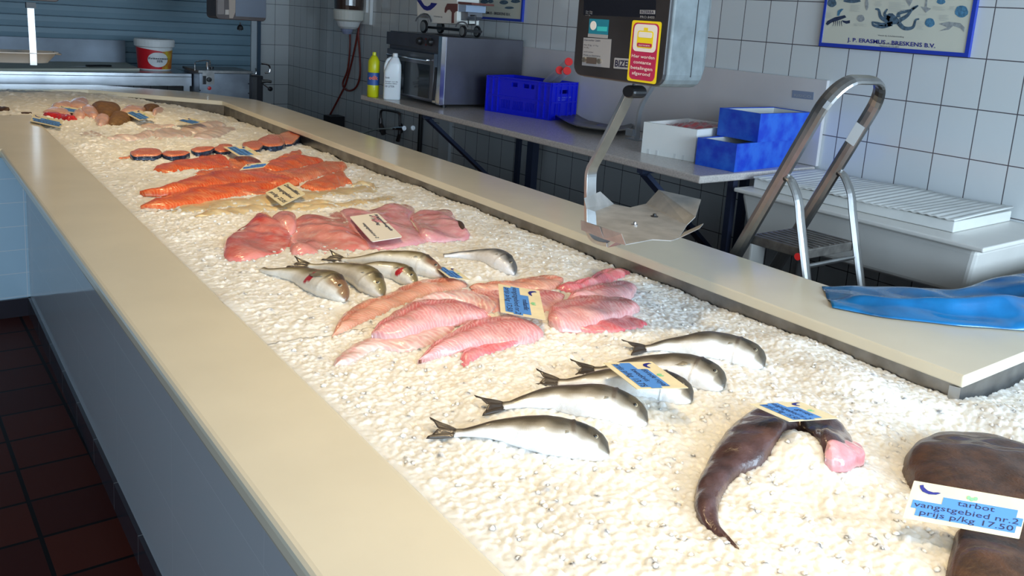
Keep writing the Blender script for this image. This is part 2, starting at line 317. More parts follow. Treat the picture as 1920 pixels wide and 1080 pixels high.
def build_ice():
    global PEL
    PEL = pellet_field(); VS = []; FS = []; n = 0
    for a in [(.60, 2.62, .18, 1.70, .0032), (.60, 2.0, 1.698, 3.00, .0045), (.60, 2.10, 2.998, 5.50, .0065), (-1.2, 2.10, 5.498, 6.84, .0090)]:
        V, Fq = ice_patch(*a); VS.append(V); FS.append(Fq + n); n += len(V)
    # loose pellets lying on top
    bm = bmesh.new(); bmesh.ops.create_icosphere(bm, subdivisions=1, radius=1); bv = np.array([v.co[:] for v in bm.verts]); bf = np.array([[v.index for v in f.verts] for f in bm.faces]); bm.free()
    TV = []; TF = []
    for k in range(2200):
        y = .25 + 4.2 * random.random() ** 1.7; x = random.uniform(xli(y) + .02, xri(y) + .004)
        if k < 260: x = random.uniform(1.9, 2.5); y = random.uniform(.4, .81)
        r = random.uniform(.0035, .0060); sc = np.array([r * random.uniform(.8, 1.4), r, r * random.uniform(.6, 1)]); a = random.random() * 6.28
        Rz = np.array([[math.cos(a), -math.sin(a), 0], [math.sin(a), math.cos(a), 0], [0, 0, 1]])
        P = (bv * sc * rng.uniform(.85, 1.15, bv.shape)) @ Rz.T + np.array([x, y, float(zi(x, y)) + r * random.uniform(-.2, .35)]); TV.append(P); TF.append(bf + n); n += len(P)
    VA = np.concatenate(VS + TV); QA = np.concatenate(FS); TA = np.concatenate(TF)
    me = bpy.data.meshes.new('crushed_ice'); me.vertices.add(len(VA)); me.vertices.foreach_set('co', VA.ravel())
    nl = len(QA) * 4 + len(TA) * 3; me.loops.add(nl); me.loops.foreach_set('vertex_index', np.concatenate([QA.ravel(), TA.ravel()]).astype(np.int32))
    me.polygons.add(len(QA) + len(TA)); me.polygons.foreach_set('loop_start', np.concatenate([np.arange(len(QA)) * 4, len(QA) * 4 + np.arange(len(TA)) * 3]).astype(np.int32))
    me.update(calc_edges=True); me.polygons.foreach_set('use_smooth', [True] * len(me.polygons)); me.validate()
    m = mat('ice', (.94, .92, .86), .32, spec=.5, noise=.07, nscale=9, sss=.9, ssr=(1, .95, .85), sscale=.022, bump=.2, bscale=420, coat=.0)
    me.materials.append(m); me.materials.append(mat('ice_pellet', (.95, .92, .85), .5, spec=.3, sss=.3, ssr=(1, .95, .85), sscale=.004)); mi = np.zeros(len(me.polygons), np.int32); mi[len(QA):] = 1; me.polygons.foreach_set('material_index', mi); o = bpy.data.objects.new('crushed_ice', me); COL.objects.link(o); info(o, 'bed of crushed ice filling the whole fish counter', 'ice', kind='stuff')

# ------------------------------------------------------------------ fish pieces
def lerp_poly(P, n):
    P = [Vector(p) for p in P]; d = [0]
    for a, b in zip(P[:-1], P[1:]): d.append(d[-1] + (b - a).length)
    S_ = smooth_path(P, 8); dd = [0]
    for a, b in zip(S_[:-1], S_[1:]): dd.append(dd[-1] + (b - a).length)
    out = []; k = 0
    for i in range(n):
        t = dd[-1] * i / (n - 1)
        while k < len(dd) - 2 and dd[k + 1] < t: k += 1
        f = (t - dd[k]) / max(dd[k + 1] - dd[k], 1e-9); out.append(S_[k].lerp(S_[k + 1], min(max(f, 0), 1)))
    return out
def ribbon(name, top, bot, th, m, dz=0, tf=None, label=None, cat='fish fillet', group=None, ridge=0, nu=44, nv=16, skin=None, parent=None, power=2.4, wav=.0018, tz=None, thk=.62, expo=.85):
    """a fillet between its far edge and its near edge, domed, lying on the ice"""
    if tf: top = [(tf[0] + x * tf[2], tf[1] + y * tf[2]) for x, y in top]; bot = [(tf[0] + x * tf[2], tf[1] + y * tf[2]) for x, y in bot]
    A = lerp_poly([ice(*p, dz + th * .3) for p in top], nu); B_ = lerp_poly([ice(*p, dz + .001) for p in bot], nu)
    mb = MB(); G = []; uv = []; L_ = 0; ph = random.random() * 9
    for i in range(nu):
        if i: L_ += ((A[i] + B_[i]) / 2 - (A[i - 1] + B_[i - 1]) / 2).length
        t = i / (nu - 1); endf = min(1, (min(t, 1 - t) / .10 + .08)) ** .5; row = []
        a, b = A[i], B_[i]; c = (a + b) / 2; hw = (a - b) * .5 * endf; w = hw.length * 2
        for j in range(nv):
            v = -1 + 2 * j / (nv - 1); p = c + hw * v
            prof = (1 - abs(v) ** power) ** expo * min(1, min(t, 1 - t) * 40 + .02)
            h = min(th * thk, w * .35) * prof * endf - (.010 if abs(v) > .99 else 0)
            h += ridge * math.exp(-(v - .15) ** 2 / .02) * endf * -1
            h += wav * math.sin(L_ * 60 + ph + v * 2) * prof + wav * .7 * math.sin(L_ * 130 + v * 5 + ph)
            zb = float(zi(p.x, p.y)) + dz
            row.append(Vector((p.x, p.y, zb + h))); uv.append((L_, v))
        G.append(row)
    mb.grid(G); mb.uv = uv
    mb2 = mb; n0 = len(mb.v); nn = nu * nv                      # underside
    mb.v += [(x, y, z - .004 if (i % nv in (0, nv - 1)) else min(z, float(zi(x, y)) + dz)) for i, (x, y, z) in enumerate(mb.v[:nn])]; mb.uv = uv + uv
    mb.f += [tuple(i + nn for i in f)[::-1] for f in mb.f[:]]
    per = [j for j in range(nv)] + [i * nv + nv - 1 for i in range(1, nu)] + [(nu - 1) * nv + j for j in range(nv - 2, -1, -1)] + [i * nv for i in range(nu - 2, 0, -1)]
    mb.f += [(per[k], per[(k + 1) % len(per)], per[(k + 1) % len(per)] + nn, per[k] + nn) for k in range(len(per))]
    return mk(name, mb, m, parent=parent, smooth=True, label=label, cat=cat if parent is None else None, group=group)
def dome(name, outline, th, m, dz=0, tf=None, label=None, cat='fish', group=None, parent=None, nr=12, na=56, power=2.5, wav=.001, sharp=.6, tilt=(0, 0)):
    if tf: outline = [(tf[0] + x * tf[2], tf[1] + y * tf[2]) for x, y in outline]
    P = [ice(*p, dz + .002) for p in outline]; O = lerp_poly(P + [P[0]], na + 1)[:-1]; c = sum(O, Vector()) / na
    mb = MB(); rings = []; uv = []; ph = random.random() * 9
    for i in range(nr, -1, -1):
        r = max(i / nr, .002); row = []
        for o in O:
            x = c.x + (o.x - c.x) * r; y = c.y + (o.y - c.y) * r
            h = th * (1 - r ** power) ** sharp + wav * math.sin(x * 70 + ph) * math.sin(y * 60 + ph) * (1 - r) + (wav * 2 * math.sin(x * 31 + ph) if r < .95 else 0) + tilt[0] * (x - c.x) + tilt[1] * (y - c.y)
            row.append((x, y, float(zi(x, y)) + dz + h)); uv.append((x - c.x, y - c.y))
        rings.append(row)
    rings = [[(x, y, z - .02) for x, y, z in rings[0]]] + rings; uv = uv[:na] + uv
    mb.loft(rings); mb.uv = uv
    return mk(name, mb, m, parent=parent, smooth=True, label=label, cat=cat if parent is None else None, group=group)
def flesh(name, base, light, deep, freq=260, chev=.018, ssc=.006, rough=.3, amt=.5, dark_edge=0, bumpd=.0012, coat=.5, blotch=12, belly=0):
    m = bpy.data.materials.new(name); m.use_nodes = True; N = m.node_tree.nodes; L = m.node_tree.links; b = N['Principled BSDF']
    uv = N.new('ShaderNodeUVMap'); uv.uv_map = 'flow'; sp = N.new('ShaderNodeSeparateXYZ'); L.new(uv.outputs[0], sp.inputs[0])
    tc = N.new('ShaderNodeTexCoord')
    def mth(op, a, b_=None):
        n = N.new('ShaderNodeMath'); n.operation = op
        for k, v in enumerate((a, b_)):
            if v is None: continue
            if isinstance(v, (int, float)): n.inputs[k].default_value = v
            else: L.new(v, n.inputs[k])
        return n.outputs[0]
    nz = N.new('ShaderNodeTexNoise'); nz.inputs['Scale'].default_value = 35; L.new(tc.outputs['Object'], nz.inputs['Vector'])
    av = mth('ABSOLUTE', mth('SUBTRACT', sp.outputs[1], .15)); ph = mth('ADD', mth('ADD', sp.outputs[0], mth('MULTIPLY', av, -chev)), mth('MULTIPLY', nz.outputs['Fac'], .030))
    w = mth('MULTIPLY', mth('ADD', mth('SINE', mth('MULTIPLY', ph, freq * 2.2)), 1), .5); w = mth('POWER', w, 2.0)
    mid = mth('POWER', 2.718, mth('MULTIPLY', mth('MULTIPLY', av, av), -90.0))
    n1 = N.new('ShaderNodeTexNoise'); n1.inputs['Scale'].default_value = blotch; n1.inputs['Detail'].default_value = 4; L.new(tc.outputs['Object'], n1.inputs['Vector'])
    rr = N.new('ShaderNodeMapRange'); rr.inputs[1].default_value = .35; rr.inputs[2].default_value = .65; L.new(n1.outputs['Fac'], rr.inputs[0])
    def mix(f, a, c):
        x = N.new('ShaderNodeMix'); x.data_type = 'RGBA'
        if isinstance(f, (int, float)): x.inputs[0].default_value = f
        else: L.new(f, x.inputs[0])
        for k, v in ((6, a), (7, c)):
            if isinstance(v, tuple): x.inputs[k].default_value = (*v, 1)
            else: L.new(v, x.inputs[k])
        return x.outputs[2]
    n3 = N.new('ShaderNodeTexNoise'); n3.inputs['Scale'].default_value = blotch * 2.3; n3.inputs['Detail'].default_value = 6; L.new(tc.outputs['Object'], n3.inputs['Vector'])
    r3 = N.new('ShaderNodeMapRange'); r3.inputs[1].default_value = .48; r3.inputs[2].default_value = .72; r3.inputs[4].default_value = .75; L.new(n3.outputs['Fac'], r3.inputs[0])
    side_ = N.new('ShaderNodeMapRange'); side_.inputs[1].default_value = .25; side_.inputs[2].default_value = -.7; side_.inputs[4].default_value = belly; L.new(sp.outputs[1], side_.inputs[0])
    c = mix(r3.outputs[0], mix(rr.outputs[0], base, deep), light); c = mix(side_.outputs[0], c, light); c = mix(mth('MULTIPLY', w, amt), c, light); c = mix(mth('MULTIPLY', mid, .55 if amt > .1 else 0), c, deep)
    L.new(c, b.inputs['Base Color']); b.inputs['Roughness'].default_value = rough; b.inputs['Coat Weight'].default_value = coat; b.inputs['Coat Roughness'].default_value = .12
    b.inputs['Subsurface Weight'].default_value = .25; b.inputs['Subsurface Radius'].default_value = (1, .4, .3); b.inputs['Subsurface Scale'].default_value = ssc
    bp = N.new('ShaderNodeBump'); bp.inputs['Strength'].default_value = .6; bp.inputs['Distance'].default_value = bumpd
    n2 = N.new('ShaderNodeTexNoise'); n2.inputs['Scale'].default_value = 90; L.new(tc.outputs['Object'], n2.inputs['Vector'])
    L.new(mth('ADD', mth('MULTIPLY', w, .6 if amt > .1 else 0), mth('MULTIPLY', n2.outputs['Fac'], 1.0)), bp.inputs['Height']); L.new(bp.outputs[0], b.inputs['Normal'])
    return m
F_pink = flesh('redfish_flesh', (.76, .27, .27), (.88, .58, .57), (.58, .11, .12), amt=.5, chev=.03, belly=.4)
F_pink2 = flesh('redfish_flesh_orange', (.76, .33, .22), (.86, .55, .42), (.60, .16, .11), amt=.42, chev=.03, belly=.3)
F_red = flesh('redfish_belly', (.82, .22, .25), (.9, .5, .5), (.70, .10, .13), amt=.25)
F_pale = flesh('redfish_pale', (.86, .58, .54), (.93, .78, .74), (.74, .34, .33), amt=.6, freq=160)
F_salm = flesh('salmon_flesh', (.84, .13, .025), (.92, .30, .12), (.70, .065, .012), amt=.5, freq=200)
F_salm2 = flesh('salmon_flesh_pale', (.82, .20, .07), (.92, .42, .24), (.74, .10, .03), amt=.55, freq=200)
F_salm3 = flesh('salmon_flesh_ribbed', (.86, .12, .02), (.93, .36, .16), (.80, .10, .02), amt=.8, freq=300, chev=0)
F_ray = flesh('ray_flesh', (.83, .36, .31), (.9, .55, .5), (.74, .20, .17), amt=0, rough=.22, coat=.9, bumpd=.003, blotch=10)
F_rayr = flesh('ray_flesh_red', (.84, .30, .25), (.9, .5, .45), (.72, .07, .05), amt=0, rough=.2, coat=.9, bumpd=.003, blotch=8)
F_rayp = flesh('ray_flesh_pink', (.84, .42, .46), (.9, .6, .6), (.78, .28, .30), amt=0, rough=.25, coat=.8, bumpd=.003)
F_cream = flesh('cream_flesh', (.80, .64, .38), (.88, .76, .54), (.70, .50, .24), amt=.15, freq=90, blotch=14)
F_white = flesh('white_flesh', (.84, .66, .56), (.92, .82, .76), (.80, .56, .46), amt=.12, freq=90, blotch=18)
F_plaice = flesh('plaice_flesh', (.80, .48, .36), (.88, .65, .5), (.72, .36, .26), amt=0, blotch=20)
brown_skin = mat('brown_skin', (.095, .042, .020), .5, noise=.5, nscale=45, bump=.8, bscale=180, coat=.25)
brown_skin2 = mat('plaice_skin', (.24, .12, .04), .5, noise=.4, nscale=60, bump=.5, bscale=150)
ray_skin = mat('dark_skin', (.12, .065, .065), .3, noise=.6, nscale=22, col2=(.045, .018, .015), bump=.9, bscale=120, coat=.5)
salmon_skin = mat('salmon_skin', (.008, .012, .03), .25, .2, noise=.6, nscale=70, col2=(.04, .07, .13), coat=.4)
Z1 = (600, 480, 1 / 3); G1 = 'pink redfish fillets'
build_list = []
def R(tag_, top, bot, th, m, dz, lab, **k): return ribbon('fish_fillet', top, bot, th, m, dz, tf=Z1, label=lab, group=G1, **k)
R('11', [(800, 190), (950, 150), (1100, 165), (1280, 185), (1380, 190)], [(850, 330), (970, 330), (1100, 340), (1250, 340), (1380, 250)], .016, F_pink, .000, 'pink redfish fillet lying underneath the blue and white price card')
R('10', [(830, 150), (1000, 135), (1160, 115), (1260, 100), (1365, 105)], [(860, 190), (1000, 195), (1180, 185), (1280, 190), (1375, 150)], .018, F_pink2, .006, 'orange-pink redfish fillet at the back edge, just above the price card', ridge=.002)
R('1', [(60, 435), (150, 300), (290, 235), (450, 165), (620, 120), (830, 125)], [(75, 452), (190, 395), (310, 345), (470, 270), (620, 215), (825, 190)], .020, F_pink2, .004, 'long orange-pink redfish fillet along the upper left, nearest the small bass', ridge=.002)
R('2', [(50, 600), (150, 515), (260, 455), (400, 440), (560, 410), (760, 360)], [(110, 635), (210, 590), (330, 530), (450, 545), (580, 525), (780, 400)], .018, F_pale, .000, 'pale ribbed redfish fillet with its tail at the lower left corner of the pile')
R('3b', [(470, 290), (600, 220), (720, 190), (850, 195), (1000, 230)], [(480, 315), (600, 265), (700, 250), (850, 275), (985, 325)], .020, F_pale, .008, 'pale membrane-covered redfish fillet tucked behind the arched one', ridge=0)
R('3', [(290, 400), (420, 295), (560, 238), (700, 230), (850, 265), (970, 325)], [(290, 450), (420, 455), (520, 432), (650, 395), (800, 358), (965, 348)], .026, F_pink, .016, 'arched pink redfish fillet with a red ridge, left of the price card', ridge=.003)
R('4', [(540, 570), (640, 480), (780, 390), (950, 330), (1130, 335), (1262, 400)], [(570, 580), (690, 545), (800, 520), (920, 492), (1100, 482), (1255, 452)], .026, F_pink, .010, 'large pink redfish fillet just below the price card', ridge=.002)
R('5', [(780, 540), (860, 500), (980, 480), (1100, 475), (1220, 462)], [(800, 642), (870, 595), (950, 555), (1080, 510), (1220, 482)], .014, F_red, .000, 'narrow red-edged redfish fillet at the very front of the pile')
R('9', [(1330, 150), (1480, 125), (1560, 85), (1650, 65), (1750, 68)], [(1340, 205), (1450, 205), (1560, 160), (1650, 140), (1740, 102)], .024, F_red, .004, 'crumpled redfish fillet at the upper right tip of the pile', ridge=.004)
R('8', [(1380, 230), (1480, 170), (1600, 142), (1720, 138), (1785, 155)], [(1400, 250), (1500, 240), (1620, 240), (1720, 245), (1780, 205)], .024, F_pink, .010, 'rolled pink redfish fillet second from the top on the right', ridge=.002)
R('7', [(1400, 400), (1550, 365), (1690, 315), (1842, 372)], [(1420, 412), (1560, 432), (1700, 427), (1842, 396)], .012, F_red, .002, 'flat red redfish fillet at the lower right of the pile')
R('6', [(1275, 290), (1340, 240), (1480, 208), (1640, 222), (1805, 270)], [(1295, 402), (1380, 402), (1500, 394), (1640, 345), (1795, 302)], .026, F_pink, .012, 'broad pale pink redfish fillet right of the price card', ridge=.001)
# salmon
G2 = 'orange salmon fillets'; Z2 = None
def Rs(top, bot, th, m, dz, lab, **k): return ribbon('salmon_fillet', top, bot, th, m, dz, label=lab, cat='salmon fillet', group=G2, **k)
Rs([(360, 324), (400, 314), (450, 312), (520, 316)], [(368, 333), (410, 330), (460, 328), (522, 328)], .014, F_salm2, .0, 'salmon fillet mostly hidden under the middle of the pile')
Rs([(285, 315), (310, 304), (350, 296), (385, 289), (412, 288), (428, 298)], [(288, 323), (320, 324), (350, 319), (380, 318), (410, 316), (440, 312)], .020, F_salm, .002, 'salmon fillet at the back left, its thick end under the blue card')
Rs([(425, 297), (450, 289), (470, 290), (492, 300)], [(430, 315), (450, 318), (475, 318), (500, 316)], .018, F_salm2, .004, 'short salmon fillet in the middle behind the blue card')
Rs([(515, 297), (540, 286), (560, 280), (565, 283)], [(525, 302), (545, 298), (563, 291), (567, 288)], .018, F_salm2, .0, 'small salmon fillet at the back right below the dark steaks')
Rs([(482, 308), (530, 292), (565, 290), (606, 299)], [(482, 317), (530, 321), (570, 313), (608, 304)], .022, F_salm, .004, 'thick salmon fillet right of the blue card in the pile')
Rs([(490, 320), (540, 315), (590, 305), (630, 302), (650, 307)], [(500, 333), (550, 341), (580, 336), (615, 325), (652, 314)], .022, F_salm2, .008, 'long salmon fillet second from the right front')
Rs([(558, 346), (590, 334), (620, 324), (642, 319), (652, 333), (660, 341)], [(572, 353), (600, 357), (625, 355), (645, 348), (652, 343), (661, 345)], .016, F_salm3, .006, 'ribbed bright orange salmon fillet at the right end, beside the cream card')
Rs([(425, 366), (460, 357), (500, 350), (532, 350)], [(430, 370), (465, 367), (500, 365), (537, 362)], .012, F_salm2, .0, 'thin salmon fillet just left of the cream card')
Rs([(262, 380), (310, 366), (360, 350), (410, 343), (470, 336), (520, 333), (562, 337)], [(265, 389), (310, 388), (360, 381), (415, 370), (435, 366), (480, 356), (560, 346)], .024, F_salm, .008, 'very long salmon fillet along the front, lower tail at left')
Rs([(262, 352), (310, 348), (345, 333), (390, 321), (450, 316), (510, 322), (560, 337)], [(262, 362), (312, 361), (360, 354), (400, 349), (460, 344), (520, 345), (562, 342)], .026, F_salm, .016, 'long salmon fillet on top of the pile, upper tail at left')
def steak(cx, cy, w, h, lab, flap=None, th=.022):
    r = thing('salmon_steak', ice(cx, cy), lab, 'salmon steak', 'salmon steaks in a row')
    O = [ice(cx + w * math.cos(a) * (1 + .07 * math.sin(3 * a + cx)), cy + h * math.sin(a) * (1 + .10 * math.sin(2 * a + cx)), 0) for a in np.linspace(0, 2 * math.pi, 33)[:-1]]
    sm = MB(); z0 = sum(p.z for p in O) / 32
    sm.loft([[(p.x, p.y, z0 - .01) for p in O], [(p.x, p.y, z0 + th - .002) for p in O]]); mk('skin', sm, salmon_skin, r, smooth=True, label='dark blue fish skin')
    c = sum(O, Vector()) / 32; fm = MB(); rr = [[(c.x + (p.x - c.x) * k, c.y + (p.y - c.y) * k, z0 + th + dz) for p in O] for k, dz in ((.99, -.003), (.96, .002), (.6, .004), (.2, .001), (.02, .002))]
    fm.loft(rr); fm.uv = [(x - c.x, (y - c.y) * 12) for x, y, z in fm.v]; mk('flesh', fm, F_salm2, r, smooth=True)
    if flap: mb = ribbon('belly_flap', flap[0], flap[1], .012, F_salm2, 0, parent=r)
steak(272, 295, 30, 8.5, 'salmon steak at the left end of the row with a long belly flap', ([(222, 296), (240, 292), (256, 290)], [(222, 299), (240, 298), (256, 299)]))
steak(330, 296, 26, 6, 'second salmon steak from the left, half sunk in ice')
steak(380, 288, 22, 5.5, 'third salmon steak from the left, low in the ice')
steak(418, 286, 18, 6, 'salmon steak just left of the blue card in the row')
steak(474, 280, 20, 8, 'salmon steak just right of the blue card in the row')
steak(508, 275, 27, 9, 'large salmon steak second from the right end', th=.032)
steak(543, 266, 23, 9, 'salmon steak at the right end of the row by the steel wall', th=.036)
# cream fillets half in the ice
G3 = 'cream fillets between salmon and ray'
def Rc(top, bot, th, dz, lab): return ribbon('fish_fillet', top, bot, th, F_cream, dz, label=lab, group=G3)
Rc([(310, 387), (370, 376), (440, 370), (520, 363), (600, 356), (660, 350), (705, 346)], [(314, 403), (370, 400), (440, 391), (520, 385), (600, 373), (670, 366), (722, 358)], .014, -.002, 'longest cream coloured fillet right below the salmon')
Rc([(362, 402), (430, 388), (500, 384), (560, 379), (625, 371)], [(366, 410), (430, 402), (500, 396), (560, 391), (628, 384)], .012, 0, 'slender golden cream fillet above the pink ray wings')
Rc([(500, 394), (580, 384), (660, 374), (745, 362)], [(503, 397), (580, 396), (660, 388), (745, 374)], .010, -.001, 'cream fillet almost buried in ice below the cream card')
Rc([(657, 346), (680, 340), (698, 343), (706, 352)], [(660, 352), (680, 347), (694, 350), (702, 358)], .014, 0, 'small curled pale fillet at the right by the steel wall')
# ray wings
G4 = 'pink ray wings'; T4 = (390, 370, .265625)
def Ry(o, th, m, dz, lab, **k): return dome('ray_wing', o, th * .7, m, dz, tf=T4, label=lab, cat='ray wing', group=G4, wav=.0035, sharp=.7, power=3.5, **k)
Ry([(560, 240), (620, 150), (800, 120), (930, 95), (1040, 180), (1150, 350), (1000, 375), (850, 390), (700, 398), (580, 392)], .020, F_ray, .0, 'broad orange-pink ray wing left of the white card')
w4 = Ry([(930, 95), (1150, 85), (1250, 55), (1400, 45), (1460, 90), (1430, 160), (1500, 250), (1545, 300), (1380, 335), (1150, 352), (1010, 180)], .020, F_rayp, .006, 'pink ray wing lying directly under the white card')
w5 = Ry([(1430, 130), (1500, 100), (1690, 80), (1750, 150), (1815, 220), (1845, 272), (1700, 292), (1520, 282), (1480, 210)], .022, F_rayp, .010, 'smooth pale pink ray wing at the right end with a dark skin spot')
Ry([(112, 405), (118, 310), (200, 235), (300, 160), (400, 95), (460, 150), (575, 240), (580, 330), (500, 385), (300, 432), (150, 440)], .018, F_rayr, .004, 'glossy red-edged ray wing at the left end')
Ry([(450, 140), (520, 115), (615, 120), (625, 200), (575, 245), (500, 205)], .022, F_ray, .010, 'small folded ray wing piece between the two left wings')
dome('skin_spot', [(1742, 160), (1765, 170), (1805, 195), (1815, 225), (1795, 235), (1765, 215)], .012, brown_skin, .018, tf=T4, parent=w5, label='dark skin spot')
# white fillets far
T5 = (0, 150, .2407); G5 = 'white fillets at the far end'
def Rw(top, bot, th, dz, lab): return ribbon('fish_fillet', top, bot, th, F_white, dz, tf=T5, label=lab, group=G5)
Rw([(820, 445), (900, 425), (1050, 420), (1150, 392), (1212, 385)], [(830, 468), (950, 472), (1080, 472), (1150, 458), (1205, 420)], .024, 0, 'leftmost white fillet in the far row')
Rw([(1195, 388), (1280, 370), (1400, 380), (1500, 400)], [(1185, 458), (1280, 468), (1400, 455), (1500, 442)], .022, .0, 'middle white fillet in the far row')
Rw([(1490, 440), (1560, 398), (1700, 365), (1835, 370)], [(1520, 460), (1650, 465), (1730, 445), (1838, 388)], .022, .002, 'right-hand white fillet in the far row')
Rw([(1360, 368), (1480, 342), (1600, 322), (1700, 320), (1765, 345)], [(1500, 412), (1560, 412), (1640, 390), (1700, 365), (1760, 358)], .022, .008, 'white fillet lying on top of the far row under a blue card')
Rw([(1090, 348), (1150, 330), (1240, 342), (1360, 345)], [(1100, 378), (1180, 388), (1250, 378), (1372, 368)], .018, .0, 'short white fillet with a dark edge at the back of the far row')
Rw([(612, 405), (680, 390), (760, 395), (830, 420)], [(620, 440), (690, 452), (770, 455), (830, 450)], .010, -.003, 'faint white fillet nearly buried in ice left of the far row')
# far left heap
G6 = 'skinned plaice in the far corner'
for o, l in [([(545, 170), (640, 135), (685, 160), (675, 205), (600, 215), (550, 200)], 'skinned plaice at the very back of the far heap'),
             ([(400, 205), (480, 180), (545, 182), (565, 205), (500, 220), (420, 220)], 'skinned plaice at the back left of the far heap'),
             ([(330, 250), (400, 218), (500, 238), (560, 250), (540, 285), (400, 262)], 'skinned plaice behind the red fish'),
             ([(560, 252), (620, 232), (665, 270), (650, 295), (570, 290)], 'small skinned plaice in the centre of the far heap'),
             ([(638, 212), (700, 202), (765, 250), (765, 285), (700, 292), (640, 250)], 'round skinned plaice in front of the brown one'),
             ([(935, 245), (1000, 215), (1130, 212), (1110, 245), (1000, 255)], 'skinned plaice behind the blue card at the far side'),
             ([(1185, 242), (1260, 218), (1275, 238), (1200, 272)], 'skinned plaice furthest right of the far heap'),
             ([(735, 305), (800, 278), (850, 288), (848, 332), (770, 352)], 'peach skinned plaice in front, left of the brown one')]:
    dome('plaice', o, .026, F_plaice, .004, tf=T5, label=l, cat='flatfish', group=G6)
for o, l in [([(715, 195), (780, 168), (880, 172), (935, 208), (925, 250), (850, 285), (760, 262)], 'large brown plaice in the far heap'),
             ([(848, 310), (880, 265), (950, 252), (1000, 275), (1045, 302), (960, 332), (855, 345)], 'brown plaice in front beside the blue card'),
             ([(1118, 212), (1190, 203), (1245, 213), (1170, 242)], 'small brown plaice by the far steel wall')]:
    dome('plaice', o, .030, brown_skin2, .006, tf=T5, label=l, cat='flatfish')
redm = mat('red_fish', (.78, .03, .03), .3, noise=.4, nscale=30, coat=.5)
ribbon('red_gurnard', [(330, 250), (420, 252), (510, 265), (605, 292)], [(345, 275), (430, 292), (520, 308), (600, 302)], .030, redm, .006, tf=T5, label='bright red fish beside the price card at the far left', cat='fish')
ribbon('mackerel', [(-60, 200), (20, 205), (80, 225)], [(-60, 235), (20, 245), (80, 240)], .030, brown_skin, .0, tf=T5, label='dark fish at the left edge of the photo on the far ice', cat='fish')
ribbon('mackerel', [(160, 252), (200, 250), (250, 256)], [(160, 262), (200, 264), (250, 266)], .014, brown_skin, .0, tf=T5, label='thin dark tail poking up behind the cream corner', cat='fish')

